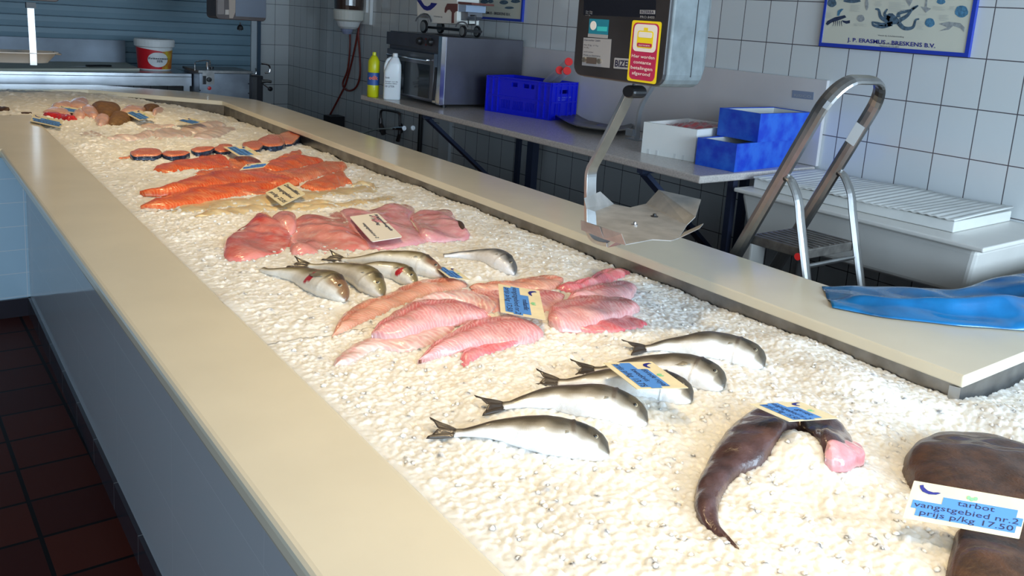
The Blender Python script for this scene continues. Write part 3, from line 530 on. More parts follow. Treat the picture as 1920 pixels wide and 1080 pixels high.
# whole fish
fish_m = mat('fish_skin', (.5, .5, .5), .3, .0, attr='tint', noise=.35, nscale=90, col2=(.78, .75, .7), coat=.5, bump=.4, bscale=500)
fin_m = mat('fin', (.06, .045, .035), .4, noise=.4, nscale=60, coat=.3)
eye_m = mat('fish_eye', (.01, .01, .012), .08, coat=1); eye_r = mat('eye_ring', (.35, .30, .2), .3)
def whole_fish(cl, lab, group, back=(.075, .06, .04), side=(.36, .32, .25), belly=(.90, .92, .94), head=None, thick=1.0, deep=1.12, tail=True, sink=.012, roll=-.35, gill=(.05, .03, .025), snout=1, blood=None, lift=0, cat='sea bream', name='sea_bream'):
    """cl: centre line in photo pixels from tail fork to nose"""
    P = lerp_poly([ice(*p, .012 + lift) for p in cl], 61); root_loc = ice(*cl[len(cl) // 2]); r = thing(name, root_loc, lab, cat, group)
    Ltot = sum((b - a).length for a, b in zip(P[:-1], P[1:])); k = Ltot / .36
    ts = [.15, .20, .30, .40, .52, .64, .74, .82, .89, .94, .975, 1.0]; hs = [.0095, .0085, .014, .022, .033, .040, .0425, .0410, .0375, .0310, .0215, .0060]; ws = [.0035, .005, .010, .015, .021, .025, .0265, .0255, .021, .016, .010, .003]
    dd0 = P[40] - P[10]; sgn = 1 if dd0.x > 0 else -1; n = 28; rings = []; cols = []; fr = []
    for s in np.linspace(.15, 1, 70):
        i = s * 60; i0 = min(int(i), 59); c = P[i0].lerp(P[i0 + 1], i - i0); d = (P[min(i0 + 2, 60)] - P[max(i0 - 1, 0)]); d.z = 0; d.normalize()
        hh = float(np.interp(s, ts, hs)) * k * deep * (1 - (1 - snout) * min(max((s - .78) / .2, 0), 1)); ww = float(np.interp(s, ts, ws)) * k * thick
        Dv = Vector((-d.y, d.x, 0)); 
        Dv = Dv * sgn
        Uv = Vector((0, 0, 1)); Dr = Dv * math.cos(roll) - Uv * math.sin(roll) * 1; Ur = Uv * math.cos(roll) + Dv * math.sin(roll)
        cz = float(zi(c.x, c.y)) + ww * .5 + .006 + lift; c = Vector((c.x, c.y, cz)); 
        gb = 1 + (.05 if .80 < s < .815 else 0) * 1
        ring = []; fr.append((c, d, Dr, Ur, hh, ww, s))
        for q in range(n):
            a = 2 * math.pi * q / n; ca, sa = math.cos(a), math.sin(a)
            hx = hh * (1.0 if ca > 0 else .92); p = c + Dr * hx * math.copysign(abs(ca) ** .9, ca) * gb + Ur * ww * math.copysign(abs(sa) ** .85, sa) * gb; ring.append(p)
            v = ca + .07 * math.sin(s * 40 + a * 3) + (.15 if s > .95 else 0)
            t1 = min(max((v + .12) / .40, 0), 1); t2 = min(max((v + .36) / .26, 0), 1)
            col = np.array(belly) * (1 - t2) + np.array(side) * t2; col = col * (1 - t1) + np.array(back) * t1
            if head is not None and s > .80: wv = min(max((v + .45) / .5, 0), 1) * min(max((s - .80) / .06, 0), 1) * .8; col = col * (1 - wv) + np.array(head) * wv
            if .782 < s < .812 and v > -.15: col = col * .45 + np.array(gill) * .55
            if .81 < s < .87 and v > .35: col = col * .35
            if .965 < s < .99 and -.55 < v < -.42: col = np.array(gill) * 1.5
            if blood and abs(s - blood[0]) < .035 and -.75 < v < -.05: col = np.array((.5, .02, .03))
            cols.append(col)
        rings.append(ring)
    mb = MB(); mb.loft(rings); mb.c = cols; body = mk('body', mb, fish_m, r, smooth=True)
    def at_s(s): return min(fr, key=lambda f: abs(f[6] - s))
    if tail:
        c, d, Dr, Ur, hh, ww, _ = fr[2]; t0 = c - d * .004; mb = MB(); Lt = Ltot * .155; G = []
        for i in range(9):
            row = []; t = i / 8
            for j in range(13):
                v = -1 + j / 6; ext = Lt * (t * (1.0 - .42 * (1 - abs(v)) ** 1.2)); sp_ = hh * .9 + (Lt * .42) * t ** .9
                q = t0 - d * ext + Dr * v * sp_ * .9 + Vector((0, 0, .002 * math.sin(v * 9 + t * 3) + .006 * t)); row.append(q)
            G.append(row)
        mb.grid(G); mk('tail_fin', mb, fin_m, r, smooth=True, solid=.0016, recalc=False)
    c, d, Dr, Ur, hh, ww, _ = at_s(.76)
    mb = MB(); G = []
    for i in range(7):
        t = i / 6; w = .010 * k * (1 - (2 * t - .8) ** 2 * .5) * (.35 + .65 * min(1, t * 3)) * (1 if t < .8 else (1 - t) * 4 + .2); G.append([c - d * (t * .052 * k) + Ur * (ww * 1.02 * (1 - .25 * t) + .001) - Dr * (hh * (.12 + .15 * t)) + Dr * w * v * .7 for v in (-1, -.3, .4, 1)])
    mb.grid(G); mk('pectoral_fin', mb, mat('pale_fin', (.28, .24, .17), .35, coat=.3, noise=.3, nscale=80), r, smooth=True, solid=.0012, recalc=False)
    mb = MB(); top_ = []; bt = []
    for s in np.linspace(.36, .74, 16):
        c, d, Dr, Ur, hh, ww, _ = at_s(s); u = (s - .36) / .38; bt.append(c + Dr * hh * .95); top_.append(c + Dr * (hh + .0065 * k * math.sin(math.pi * u) ** .5))
    mb.grid([bt, top_]); mk('dorsal_fin', mb, fin_m, r, solid=.002, recalc=False)
    c, d, Dr, Ur, hh, ww, _ = at_s(.915); ec = c + Dr * hh * .30 + Ur * ww * .90
    mb = MB(); mb.lathe(ec - Ur * .001, [(.0003, -.002), (.0058 * k, -.001), (.0062 * k, .0012), (.0035 * k, .002)], 16, axis=Ur); e = mk('eye_rim', mb, eye_r, r, smooth=True)
    mb = MB(); mb.lathe(ec + Ur * .0004, [(.0042 * k, 0), (.0036 * k, .0018), (.0018 * k, .0028), (.0002, .0030)], 14, axis=Ur); mk('eye', mb, eye_m, r, smooth=True)
    return r
GB = 'whole sea bream on ice'
whole_fish([(800, 812), (850, 808), (905, 806), (965, 812), (1025, 822), (1085, 834), (1142, 848)], 'nearest whole sea bream, large white belly, tail at far left', GB)
whole_fish([(892, 752), (940, 757), (990, 751), (1045, 752), (1105, 760), (1160, 772), (1214, 789)], 'second whole sea bream from the front', GB)
whole_fish([(1002, 702), (1040, 712), (1090, 714), (1140, 716), (1190, 722), (1245, 732), (1297, 748)], 'sea bream whose middle lies under the blue price card', GB, lift=-.003)
whole_fish([(1070, 686), (1110, 690), (1155, 690), (1205, 692), (1260, 697), (1310, 706), (1357, 724)], 'fourth sea bream, its head just right of the blue price card', GB)
whole_fish([(1168, 645), (1210, 650), (1260, 648), (1310, 650), (1355, 658), (1395, 668), (1432, 684)], 'furthest whole sea bream, alone behind the price card', GB)
GS = 'small sea bass on ice'; ob = dict(back=(.16, .12, .05), side=(.50, .44, .30), belly=(.80, .76, .68), deep=.88, snout=.72, cat='sea bass', name='sea_bass')
whole_fish([(470, 492), (500, 506), (530, 512), (565, 522), (600, 536), (648, 560)], 'small sea bass in front with a brown head and red belly spot', GS, head=(.22, .10, .05), blood=(.66,), tail=False, **{**ob, 'deep': .98})
whole_fish([(541, 488), (575, 494), (610, 500), (645, 510), (680, 524), (716, 553)], 'second small sea bass from the front with a dark striped head', GS, **ob)
whole_fish([(620, 492), (650, 496), (685, 503), (720, 508), (750, 516), (779, 531)], 'short sea bass with red gills in the middle of the group', GS, blood=(.80,), tail=False, **ob)
whole_fish([(608, 480), (645, 484), (690, 487), (735, 491), (785, 500), (832, 517)], 'longest small sea bass, its head touching the blue card', GS, head=(.24, .10, .06), **ob)
whole_fish([(800, 474), (835, 477), (865, 478), (900, 482), (935, 492), (965, 511)], 'silver white sea bass alone at the right, tail in the ice', GS, tail=False, **{**ob, 'back': (.10, .10, .10), 'side': (.5, .5, .5), 'belly': (.9, .9, .92)})
# dark flatfish
d1 = ribbon('flatfish', [(1392, 1018), (1310, 960), (1306, 900), (1330, 850), (1372, 792), (1430, 760), (1500, 760), (1570, 785), (1622, 848)], [(1380, 1021), (1348, 975), (1358, 925), (1390, 890), (1432, 870), (1455, 835), (1500, 815), (1545, 850), (1600, 868)], .045, ray_skin, .002, label='dark brown flatfish curving round a heap of ice under a pale card', cat='flatfish', nu=70, nv=22, wav=.0016, thk=.66, expo=.6)
ribbon('belly', [(1545, 832), (1585, 822), (1622, 840)], [(1550, 862), (1590, 872), (1626, 860)], .018, F_rayp, .014, parent=d1, label='pink cut head end')
tb = dome('turbot', [(1692, 880), (1700, 850), (1725, 832), (1762, 824), (1810, 826), (1870, 832), (1940, 858), (2010, 900), (2000, 985), (1900, 1000), (1800, 985), (1725, 935)], .050, brown_skin, .004, label='dark brown round turbot behind the tarbot price card', cat='flatfish', group='dark brown turbot', na=80, sharp=.5, power=3)
dome('turbot', [(1786, 1020), (1800, 990), (1850, 975), (1930, 985), (2010, 1020), (2060, 1100), (2000, 1180), (1850, 1180), (1775, 1110)], .030, brown_skin, .004, label='dark brown turbot at the bottom right corner below the price card', cat='flatfish', group='dark brown turbot', na=80, sharp=.5, power=3)
ribbon('gill_slit', [(1775, 826), (1800, 833), (1830, 838), (1862, 848)], [(1776, 834), (1800, 846), (1830, 850), (1860, 852)], .006, mat('slit_flesh', (.42, .28, .20), .4, noise=.5, nscale=90), .036, parent=tb, label='pale torn gill edge')
build_ice()

# ------------------------------------------------------------------ price cards
def price_card(tl, tr, bl, lines, lab, z=(.78, .78, .78), style='blue', th=.0012, name='price_card'):
    A, B_, C = pZ(*tl, z[0]), pZ(*tr, z[1]), pZ(*bl, z[2]); eu, ev = B_ - A, C - A; n = ev.cross(eu).normalized()
    if n.z < 0: n = -n
    r = thing(name, A + (eu + ev) * .5, lab, 'price card', 'price cards')
    q = lambda u, v: A + eu * u + ev * v
    cr = .05 if style != 'blue' else .012; pts = []
    for (u, v, a0) in ((1 - cr, cr, -90), (1 - cr, 1 - cr, 0), (cr, 1 - cr, 90), (cr, cr, 180)):
        for k in range(4): a = math.radians(a0 + k * 30); pts.append(q(u + cr * math.cos(a), v + cr * math.sin(a) * 1.0))
    mk('card', MB().prism([p - n * th for p in pts], n * th), M['card'] if style != 'white' else M['whitecard'], r)
    if style == 'blue':
        poly = [(.29, .30), (.93, .30), (.93, .49), (.99, .49), (.99, .70), (.95, .70), (.95, .88), (.09, .88), (.09, .70), (.04, .70), (.04, .49), (.29, .49)]
        rects = [((.29, .28), (.93, .50)), ((.04, .48), (.985, .70)), ((.09, .68), (.95, .90))]
        mb = MB()
        mb.v = [tuple(q(u, v) + n * .0006) for u, v in poly]; bm = bmesh.new(); vs = [bm.verts.new(p) for p in mb.v]; f = bm.faces.new(vs); f.normal_update(); bmesh.ops.triangulate(bm, faces=[f]); bm.verts.index_update(); mb.f = [tuple(v.index for v in g.verts) for g in bm.faces]; bm.free()
        mk('blue_label', mb, M['bluepaper'], r, recalc=False)
        lp = [(.06, .10), (.09, .07), (.10, .13), (.14, .20), (.19, .22), (.23, .20), (.26, .21), (.22, .27), (.16, .29), (.10, .25), (.07, .17)]
        mk('fish_logo', MB().prism([q(u, v) + n * .0005 for u, v in lp], n * .0003), M['navy'], r)
        gm = MB()
        for du in range(3): gm.prism([q(.50 + du * .03 + .018 * math.cos(a), .20 + (.03 if du % 2 else 0) + .05 * math.sin(a)) + n * .0005 for a in np.linspace(0, 6.28, 9)[:-1]], n * .0003)
        mk('green_mark', gm, M['green'], r)
    if lines: 
        q0 = A + n * .0010; words(lines, q0, q0 + eu, q0 + ev, M['ink'], r, shear=.35 if style != 'blue' else 0, lift=0, offset=.012 if style != 'blue' else .0)
    return r
def blue3(a, b, c): return [(a, .44, .80, .45, .13), (b, .05, .975, .655, .13), (c, .12, .93, .84, .13)]
price_card((1714, 901), (1930, 938), (1692, 971), [('tarbot', .42, .74, .45, .14), ('vangstgebied nr.2', .06, .96, .655, .14), ('prijs p/kg 17.50', .13, .93, .84, .14)], 'price card reading tarbot, nearest card at bottom right', z=(.850, .850, .805))
price_card((1222, 678), (1291, 727), (1131, 680), [('dorade royal', .30, .93, .44, .13), ('kweekvis', .30, .75, .65, .13), ('prijs p/kg 13,75', .08, .93, .85, .13)], 'price card reading dorade royal lying on the bream', z=(.822, .822, .815))
price_card((1011, 545), (1023, 600), (934, 532), blue3('roodbaarsfilet', 'vangstgebied nr.2', 'prijs p/kg 17,50'), 'price card reading roodbaarsfilet on the pink fillets', z=(.80, .795, .80))
price_card((1500, 753), (1574, 784), (1405, 757), blue3('griet', 'vangstgebied nr.2', 'prijs p/kg 15,50'), 'pale price card tilted away on top of the dark flatfish', z=(.815, .81, .84))
price_card((852, 503), (883, 525), (812, 498), blue3('zeebaars', 'kweekvis', 'prijs p/kg 14,50'), 'price card half covered beside the small sea bass', z=(.775, .775, .785))
price_card((708, 399), (755, 444), (655, 406), [('Roggevleugels', .05, .75, .17, .10), ('\u20ac 15 p/kg', .05, .5, .38, .10), ('vangstgebied nr 2', .33, .92, .80, .10)], 'white handwritten card reading Roggevleugels on the ray wings', z=(.785, .785, .785), style='white', th=.002)
price_card((541, 341), (573, 363), (497, 361), [('Zeewolffilet', .06, .9, .26, .14), ('vangstgebied', .06, .92, .56, .14), ('prs/kg: 22,05', .08, .95, .88, .14)], 'cream handwritten card between salmon and cream fillets', z=(.79, .785, .785), style='cream', th=.002)
price_card((462, 308), (506, 303), (449, 319), blue3('zalmfilet', 'kweekvis', 'prijs p/kg 17,50'), 'price card lying among the orange salmon fillets', z=(.80, .80, .79))
price_card((462, 274), (492, 291), (418, 275), blue3('zalmmoot', 'kweekvis', 'prijs p/kg 18,50'), 'price card on the row of salmon steaks', z=(.79, .79, .79))
price_card((356, 221), (386, 228), (328, 226), blue3('tong', 'vangstgebied nr.2', 'prijs p/kg 19,50'), 'price card on the white fillets of the far row', z=(.79, .79, .79))
price_card((262, 206), (291, 220), (232, 211), blue3('schol', 'vangstgebied nr.2', 'prijs p/kg 8,50'), 'price card in front of the brown plaice', z=(.79, .79, .79))
price_card((63, 214), (118, 226), (56, 227), blue3('poon', 'vangstgebied nr.2', 'prijs p/kg 6,50'), 'price card below the red fish at the far left', z=(.79, .79, .79))
price_card((113, 198), (148, 203), (106, 207), blue3('scholfilet', 'vangstgebied nr.2', 'prijs p/kg 12,50'), 'price card leaning on the skinned plaice at the very back', z=(.80, .80, .79))
# ================================================================== hanging scale in the foreground
def rrect(y0, y1, z0, z1, r, n=4):
    out = []
    for (cy_, cz_, a0) in ((y1 - r, z0 + r, -90), (y1 - r, z1 - r, 0), (y0 + r, z1 - r, 90), (y0 + r, z0 + r, 180)):
        for k in range(n + 1): a = math.radians(a0 + 90 * k / n); out.append((cy_ + r * math.cos(a), cz_ + r * math.sin(a)))
    return out
paint = mat('scale_grey_paint', (.17, .20, .21), .5, .1, noise=.3, nscale=25, bump=.2, bscale=60)
sdark = mat('scale_front', (.035, .033, .036), .35, noise=.3, nscale=8)
XS = 1.66
ya = pX(1072, 145, XS).y; yb = pX(1243, 160, XS).y; zb = pX(1160, 154, XS).z; xd = pY(1328, 155, yb).x
sc = thing('hanging_scale', (XS + .12, (ya + yb) / 2, zb), 'large grey hanging scale head with yellow and crimson sticker over the service counter', 'scale')
prof = rrect(yb, ya, zb, 1.86, .035)
mb = MB(); mb.loft([[(XS + .012, y + (.004 if y < (ya + yb) / 2 else -.004), z) for y, z in prof], [(XS + .02, y, z) for y, z in prof], [(xd - .03, y, z) for y, z in prof], [(xd, (y - (ya + yb) / 2) * .9 + (ya + yb) / 2, (z - 1.6) * .9 + 1.6) for y, z in prof]])
mk('housing', mb, paint, sc, bevel=.004)
pr2 = rrect(yb + .003, ya - .003, zb + .003, 1.855, .032); mk('front_panel', MB().loft([[(XS, y, z) for y, z in pr2], [(XS + .014, y, z) for y, z in pr2]]), sdark, sc, bevel=.003)
mk('seam', MB().box((XS + .10, yb - .0012, zb + .03), (XS + .102, yb + .002, 1.85)), M['dark'], sc)
mk('display_window', MB().prism([pX(x, y, XS - .0005) for x, y in ((1098, -120), (1233, -120), (1229, 33), (1094, 28))], (.001, 0, 0)), mat('display_glass', (.012, .014, .022), .08), sc)
P_ = lambda x, y: pX(1080 + x * .1573, y * .1573, XS)
def stk(name, tl, tr, bl, m, lift=.0012, r=0.0):
    A, B_, C = Vector(tl), Vector(tr), Vector(bl); eu, ev = B_ - A, C - A; n = Vector((-1, 0, 0)); pts = []
    rv = r * eu.length / ev.length
    for (u, v, a0) in ((1 - r, rv, -90), (1 - r, 1 - rv, 0), (r, 1 - rv, 90), (r, rv, 180)):
        for k in range(4): a = math.radians(a0 + k * 30); pts.append(A + eu * (u + r * math.cos(a)) + ev * (v + rv * math.sin(a)) + n * lift)
    return mk(name, MB().prism(pts, n * .0005), m, sc)
yel = mat('sticker_yellow', (.90, .72, .02), .35); crim = mat('sticker_crimson', (.50, .03, .10), .35); wht = mat('sticker_white', (.85, .83, .80), .35); teal = mat('sticker_teal', (.02, .22, .32), .4); teal2 = mat('sticker_turquoise', (.05, .55, .58), .4); plate = mat('type_plate', (.45, .46, .48), .4, .3)
TL, TR, BL = P_(680, 240), P_(1032, 262), P_(632, 960)
eu, ev = TR - TL, BL - TL; n_ = Vector((-1, 0, 0)); ev = Vector((0, eu.y * 0, ev.z)) ; eu = Vector((0, eu.y, 0)); q_ = lambda u, v: TL + eu * u + ev * v
stk('cash_sticker', q_(0, 0), q_(1, 0), q_(0, 1), yel, .002, .06)
stk('sticker_field', q_(.06, .035), q_(.94, .035), q_(.06, .965), crim, .0026, .14)
stk('sticker_picture', q_(.11, .055), q_(.89, .055), q_(.11, .50), wht, .0032, .14)
stk('purse_icon', q_(.24, .16), q_(.78, .16), q_(.24, .44), yel, .0038, .12); stk('purse_icon', q_(.28, .18), q_(.74, .18), q_(.28, .27), wht, .0044, .08); stk('purse_icon', q_(.26, .36), q_(.76, .36), q_(.26, .42), crim, .0044, .06); stk('purse_icon', q_(.44, .11), q_(.58, .11), q_(.44, .155), yel, .0038, .02)
words([('eurocent', .32, .70, .405, .03), ('Hier worden', .12, .90, .605, .055), ('contante', .20, .80, .70, .055), ('betalingen', .12, .86, .795, .055), ('afgerond', .18, .80, .885, .055)], q_(0, 0) + n_ * .0052, q_(1, 0) + n_ * .0052, q_(0, 1) + n_ * .0052, wht, sc, lift=0, offset=.008)
stk('approval_badge', P_(165, 222), P_(398, 236), P_(150, 430), teal, .001); stk('approval_badge', P_(150, 400), P_(388, 418), P_(146, 440), plate, .0016); stk('approval_badge', P_(260, 315), P_(378, 320), P_(256, 370), teal2, .0016)
mb = MB(); c_ = P_(212, 305); mb.cyl(c_ + n_ * .0012, (-1, 0, 0), .0125, .0012, 24); mk('badge_disc', mb, wht, sc)
stk('type_plate', P_(95, 448), P_(427, 468), P_(75, 778), plate, .001)
words([('Hersteller 2600', .04, .62, .11, .06), ('Max 15 kg   e = 5 g', .04, .55, .28, .05), ('Min 100 g', .04, .22, .37, .05), ('Serial number', .04, .40, .52, .04), ('Made in Germany', .04, .66, .64, .05)], P_(95, 448) + n_ * .002, P_(427, 468) + n_ * .002, P_(75, 778) + n_ * .002, M['ink'], sc, lift=0)
brass = mat('lead_seal', (.45, .40, .33), .35, .9); mb = MB(); mb.cyl(P_(110, 712) + n_ * .001, (-1, 0, 0), .007, .006, 20).cyl(P_(290, 730) + n_ * .001, (-1, 0, 0), .007, .006, 20); mk('seal_screw', MB().cyl(P_(110, 712) + n_ * .001, (-1, 0, 0), .007, .006, 20), brass, sc); mk('seal_screw', MB().cyl(P_(290, 730) + n_ * .001, (-1, 0, 0), .007, .006, 20), brass, sc)
stk('seal_block', P_(140, 680), P_(258, 690), P_(134, 755), mat('seal_dark', (.10, .08, .07), .4), .004)
stk('maker_label', P_(462, 688), P_(800, 711), P_(450, 815), plate, .0008, .02); words([('BIZERBA', .03, .74, .80, .62)], P_(462, 688) + n_ * .0016, P_(900, 716) + n_ * .0016, P_(450, 815) + n_ * .0016, M['ink'], sc, lift=0, offset=.03)
stk('model_label', P_(768, 118), P_(948, 122), P_(766, 165), plate, .0012); words([('BIZERBA', .06, .94, .85, .75)], P_(768, 118) + n_ * .002, P_(948, 122) + n_ * .002, P_(766, 165) + n_ * .002, M['ink'], sc, lift=0, offset=.02)
words([('PRO 8400', .0, 1, .9, .75)], P_(770, 180) + n_ * .0012, P_(940, 186) + n_ * .0012, P_(768, 220) + n_ * .0012, plate, sc, lift=0)
words([('Max 15kg', .0, 1, .3, .22), ('Min 100g', .0, 1, .62, .22), ('e = 5g', 0, .7, .95, .22)], P_(122, 120) + n_ * .0012, P_(200, 124) + n_ * .0012, P_(118, 190) + n_ * .0012, plate, sc, lift=0)
mk('ceiling_rod', MB().cyl((XS + .12, (ya + yb) / 2, 1.855), (0, 0, 1), .02, 1.045, 18), M['steel'], sc)
# pan, arm and pivot
XP = XS + .06; zp = .985
pan = thing('scale_pan', pZ(1205, 415, zp), 'metal weighing pan with four turned up flaps hanging from a bent arm', 'scale pan')
panm = mat('pan_metal', (.50, .49, .47), .5, .6, noise=.25, nscale=18)
K7 = lambda x, y, z=zp: pZ(1060 + x * .315, 140 + y * .315, z)
base = [K7(*p) for p in ((180, 812), (290, 770), (385, 790), (480, 768), (745, 828), (725, 893), (675, 972), (630, 987), (520, 980), (360, 1010), (230, 975), (195, 900))]
mk('pan_plate', MB().prism(base, (0, 0, -.002)), panm, pan)
def flap(pts, nm='flap'): mk(nm, MB().prism([K7(*p) for p in pts], (0, 0, -.002)), panm, pan)
dz1 = .045
flap([(480, 768, zp), (555, 685, zp + dz1), (808, 742, zp + dz1), (775, 845, zp + .02), (725, 893, zp)])
flap([(290, 770, zp), (208, 695, zp + dz1), (112, 735, zp + dz1), (125, 792, zp + .02), (180, 812, zp)])
flap([(675, 972, zp), (705, 938, zp + .012), (822, 885, zp + .04), (800, 912, zp + .035)])
flap([(195, 900, zp), (92, 865, zp + .03), (335, 945, zp + .03), (360, 1010, zp), (230, 975, zp)])
flap([(92, 865, zp + .03), (95, 920, zp + .005), (230, 975, zp), (205, 905, zp + .03)])
for (x, y, r, m_) in ((530, 845, .008, M['black']), (412, 895, .007, M['chrome'])): mk('screw', MB().lathe(K7(x, y), [(r * 1.3, 0), (r * 1.3, .002), (r * .7, .003), (r * .6, .008), (.001, .009)], 16), m_, pan, smooth=False)
ap = smooth_path([pX(x, y, XP) for x, y in ((1183, 172), (1176, 184), (1150, 238), (1119, 298), (1110, 316), (1107, 340), (1107, 415), (1112, 440), (1126, 453), (1150, 458))], 5); ap += [K7(412, 930, zp - .012)]
mk('arm', MB().tube(ap, (.019, .006), 4, flat=(1, 0, 0)), M['alu'], pan, bevel=.0015)
pv = pX(1187, 172, XP)
mb = MB(); mb.lathe(pv + Vector((-.02, 0, 0)), [(.022, 0), (.024, .008), (.024, .048), (.02, .055)], 18, axis=(1, 0, 0), sx=.75); mk('hook_cap', mb, M['black'], pan, smooth=False, bevel=.002); mk('pivot_rod', MB().cyl(pv, (0, 0, 1), .004, zb - pv.z + .01, 10), M['dark'], pan)

# ================================================================== worktop along the wall
wm = mat('worktop_stone', (.60, .54, .50), .25, noise=.25, nscale=140, coat=.1)
wk = thing('worktop', (3.15, 3.8, 0), 'long beige wall worktop on dark blue brackets behind the service counter', 'worktop')
mk('top', MB().box((2.745, 2.305, .878), (3.548, 5.31, .911)), wm, wk, bevel=.007, seg=3)
bl = mat('bracket_blue', (.045, .06, .11), .45)
for y in (4.57, 2.70):
    mb = MB(); mb.tube([(2.80, y, .862), (3.55, y, .862)], (.018, .014), 4, flat=(0, 1, 0)); mb2 = mb
    mk('bracket_rail', mb, bl, wk); mk('bracket_brace', MB().tube([(2.83, y, .845), (3.53, y, .28)], (.026, .010), 4, flat=(0, 1, 0)), bl, wk)
    mk('bracket_post', MB().box((3.545, y - .02, .15), (3.568, y + .02, .876)), bl, wk)
mk('leg', MB().box((3.40, 4.22, 0), (3.45, 4.28, .877)), bl, wk)
xl_ = pY(1363, 420, 2.36).x; mk('leg', MB().box((xl_ - .015, 2.34, 0), (xl_ + .015, 2.37, .877)), mat('leg_dark', (.02, .025, .05), .5), wk)
spm = mat('splashback', (.60, .57, .57), .35, noise=.08, nscale=3)
mb = MB(); mb.box((3.549, 2.305, .9115), (3.5705, 5.31, 1.311)); mk('splashback', mb, spm, bevel=.003, label='plain grey splashback panel on the wall above the worktop', cat='splashback')
tr_ = thing('label_strip', pX(1505, 177, 3.547), 'small grey blue sticker strip on the splashback above the blue boxes', 'sticker')
s0, s1, s2 = pX(1486, 169, 3.5485), pX(1526, 173, 3.5485), pX(1485, 183, 3.5485)
mk('strip', MB().prism([s0, s1, s1 + (s2 - s0), s2], (-.001, 0, 0)), mat('strip', (.22, .26, .36), .4), tr_); words([('RISICO', .1, .9, .8, .35)], s0 + n_ * .0015, s1 + n_ * .0015, s2 + n_ * .0015, plate, tr_, lift=0)

# oven
ov = thing('oven', (3.2, 4.92, .911), 'stainless tabletop oven with dark glass door at the far end of the worktop', 'oven')
osm = mat('oven_steel', (.17, .17, .20), .38, .9, noise=.2, nscale=4)
mk('body', MB().box((2.93, 4.56, .93), (3.53, 5.27, 1.352)), osm, ov, bevel=.004)
mk('control_panel', MB().box((2.905, 4.60, 1.262), (2.93, 5.27, 1.345)), osm, ov, bevel=.002)
mk('door', MB().box((2.908, 4.66, .945), (2.93, 5.26, 1.235)), mat('door_steel', (.20, .20, .22), .3, .8), ov, bevel=.002)
mk('door_glass', MB().box((2.904, 4.70, .955), (2.909, 5.22, 1.165)), mat('oven_glass', (.02, .025, .03), .06), ov)
mk('door_handle', MB().tube([(2.905, 4.70, 1.195), (2.885, 4.70, 1.195), (2.885, 5.22, 1.195), (2.905, 5.22, 1.195)], .006, 10), M['chrome'], ov)
mk('side_trim', MB().box((2.900, 4.562, .93), (2.93, 4.60, 1.35)), M['chrome'], ov); mk('side_trim', MB().box((2.904, 4.61, .935), (2.93, 4.65, 1.24)), M['chrome'], ov)
mk('door_hinge', MB().obox((2.895, 4.63, .95), (.008, 0, 0), (0, .012, 0), (0, -.02, .21)), M['dark'], ov)
for (px_, py_) in ((788, 77), (808, 79)): mk('knob', MB().lathe(pX(px_, py_, 2.905), [(.026, 0), (.024, .012), (.018, .024), (.001, .025)], 20, axis=(-1, 0, 0)), M['black'], ov)
for (px_, py_) in ((799, 73), (799, 84)): mk('indicator_lamp', MB().cyl(pX(px_, py_, 2.905), (-1, 0, 0), .006, .004, 12), mat('lamp_red_off', (.15, .02, .02), .3), ov)
for (x, y) in ((2.96, 4.6), (2.96, 5.22), (3.48, 4.6), (3.48, 5.22)): mk('foot', MB().cyl((x, y, .9115), (0, 0, 1), .015, .019, 14), M['black'], ov)

# miniature delivery van on the oven
XT = 3.06; dT = .17
van = thing('model_van', (XT + dT / 2, 4.9, 1.3525), 'white vintage model delivery van with a blue fish logo on the oven', 'model van')
vw = mat('van_white', (.82, .82, .76), .4); vbn = mat('van_brown', (.16, .055, .045), .35); vgr = mat('van_grey', (.16, .17, .19), .4)
def side(pts, m, nm, X=XT, d=dT, **k): return mk(nm, MB().prism([pX(x, y, X) for x, y in pts], (d, 0, 0)), m, van, **k)
V2 = lambda *P: [(770 + x / 12, y / 12) for x, y in P]
side([(781, -45), (857, -45)] + V2((1045, 100), (1040, 540), (470, 520), (440, 380), (380, 310), (290, 295), (200, 320), (145, 400)), vw, 'cargo_body', bevel=.003)
side(V2((760, 270), (770, 180), (820, 80), (1045, 85), (1045, 250), (1000, 260), (970, 300), (965, 520), (915, 520), (925, 280), (880, 215), (820, 225), (780, 290)), vbn, 'cab_frame', X=XT - .004, d=.006)
side(V2((1070, 35), (1375, 60), (1370, 105), (1070, 90)), vbn, 'cab_roof')
side(V2((1045, 110), (1250, 110), (1240, 265), (1045, 265)), mat('van_window', (.35, .45, .6), .15), 'cab_window', X=XT + .01, d=dT - .02)
side(V2((1045, 265), (1290, 275), (1290, 370), (1220, 440), (1045, 480)), vgr, 'bonnet', X=XT + .03, d=dT - .06)
mk('radiator_grille', MB().tube([pX(*p, XT + .05) for p in V2((1300, 350), (1460, 350), (1460, 550), (1300, 550), (1300, 350))], .005, 6), M['black'], van)
lg = V2((140, 0), (230, 0), (270, 60), (310, 120), (380, 145), (440, 110), (460, 60), (600, 78), (540, 150), (450, 225), (370, 240), (300, 215), (240, 150))
mk('fish_logo', MB().prism([pX(x, y, XT - .001) for x, y in lg], (-.001, 0, 0)), M['navy'], van)
a_, b_, c_ = [pX(*p, XT - .001) for p in V2((515, 335), (710, 355), (515, 385))]; words([('visserij', 0, 1, .8, .7)], a_, b_, c_, M['ink'], van, lift=.0004)
def wheel(px, py, r, X):
    c = pX(px, py, X); c.z = 1.3535 + r; w = MB().lathe(c, [(r * .8, 0), (r, .003), (r, .014), (r * .8, .017)], 24, axis=(1, 0, 0)); o = mk('wheel', w, M['black'], van)
    mk('hub_cap', MB().lathe(c - Vector((.0015, 0, 0)), [(.001, -.002), (r * .74, 0), (r * .74, .003)], 22, axis=(1, 0, 0)), mat('hub_grey', (.20, .21, .21), .4), o)
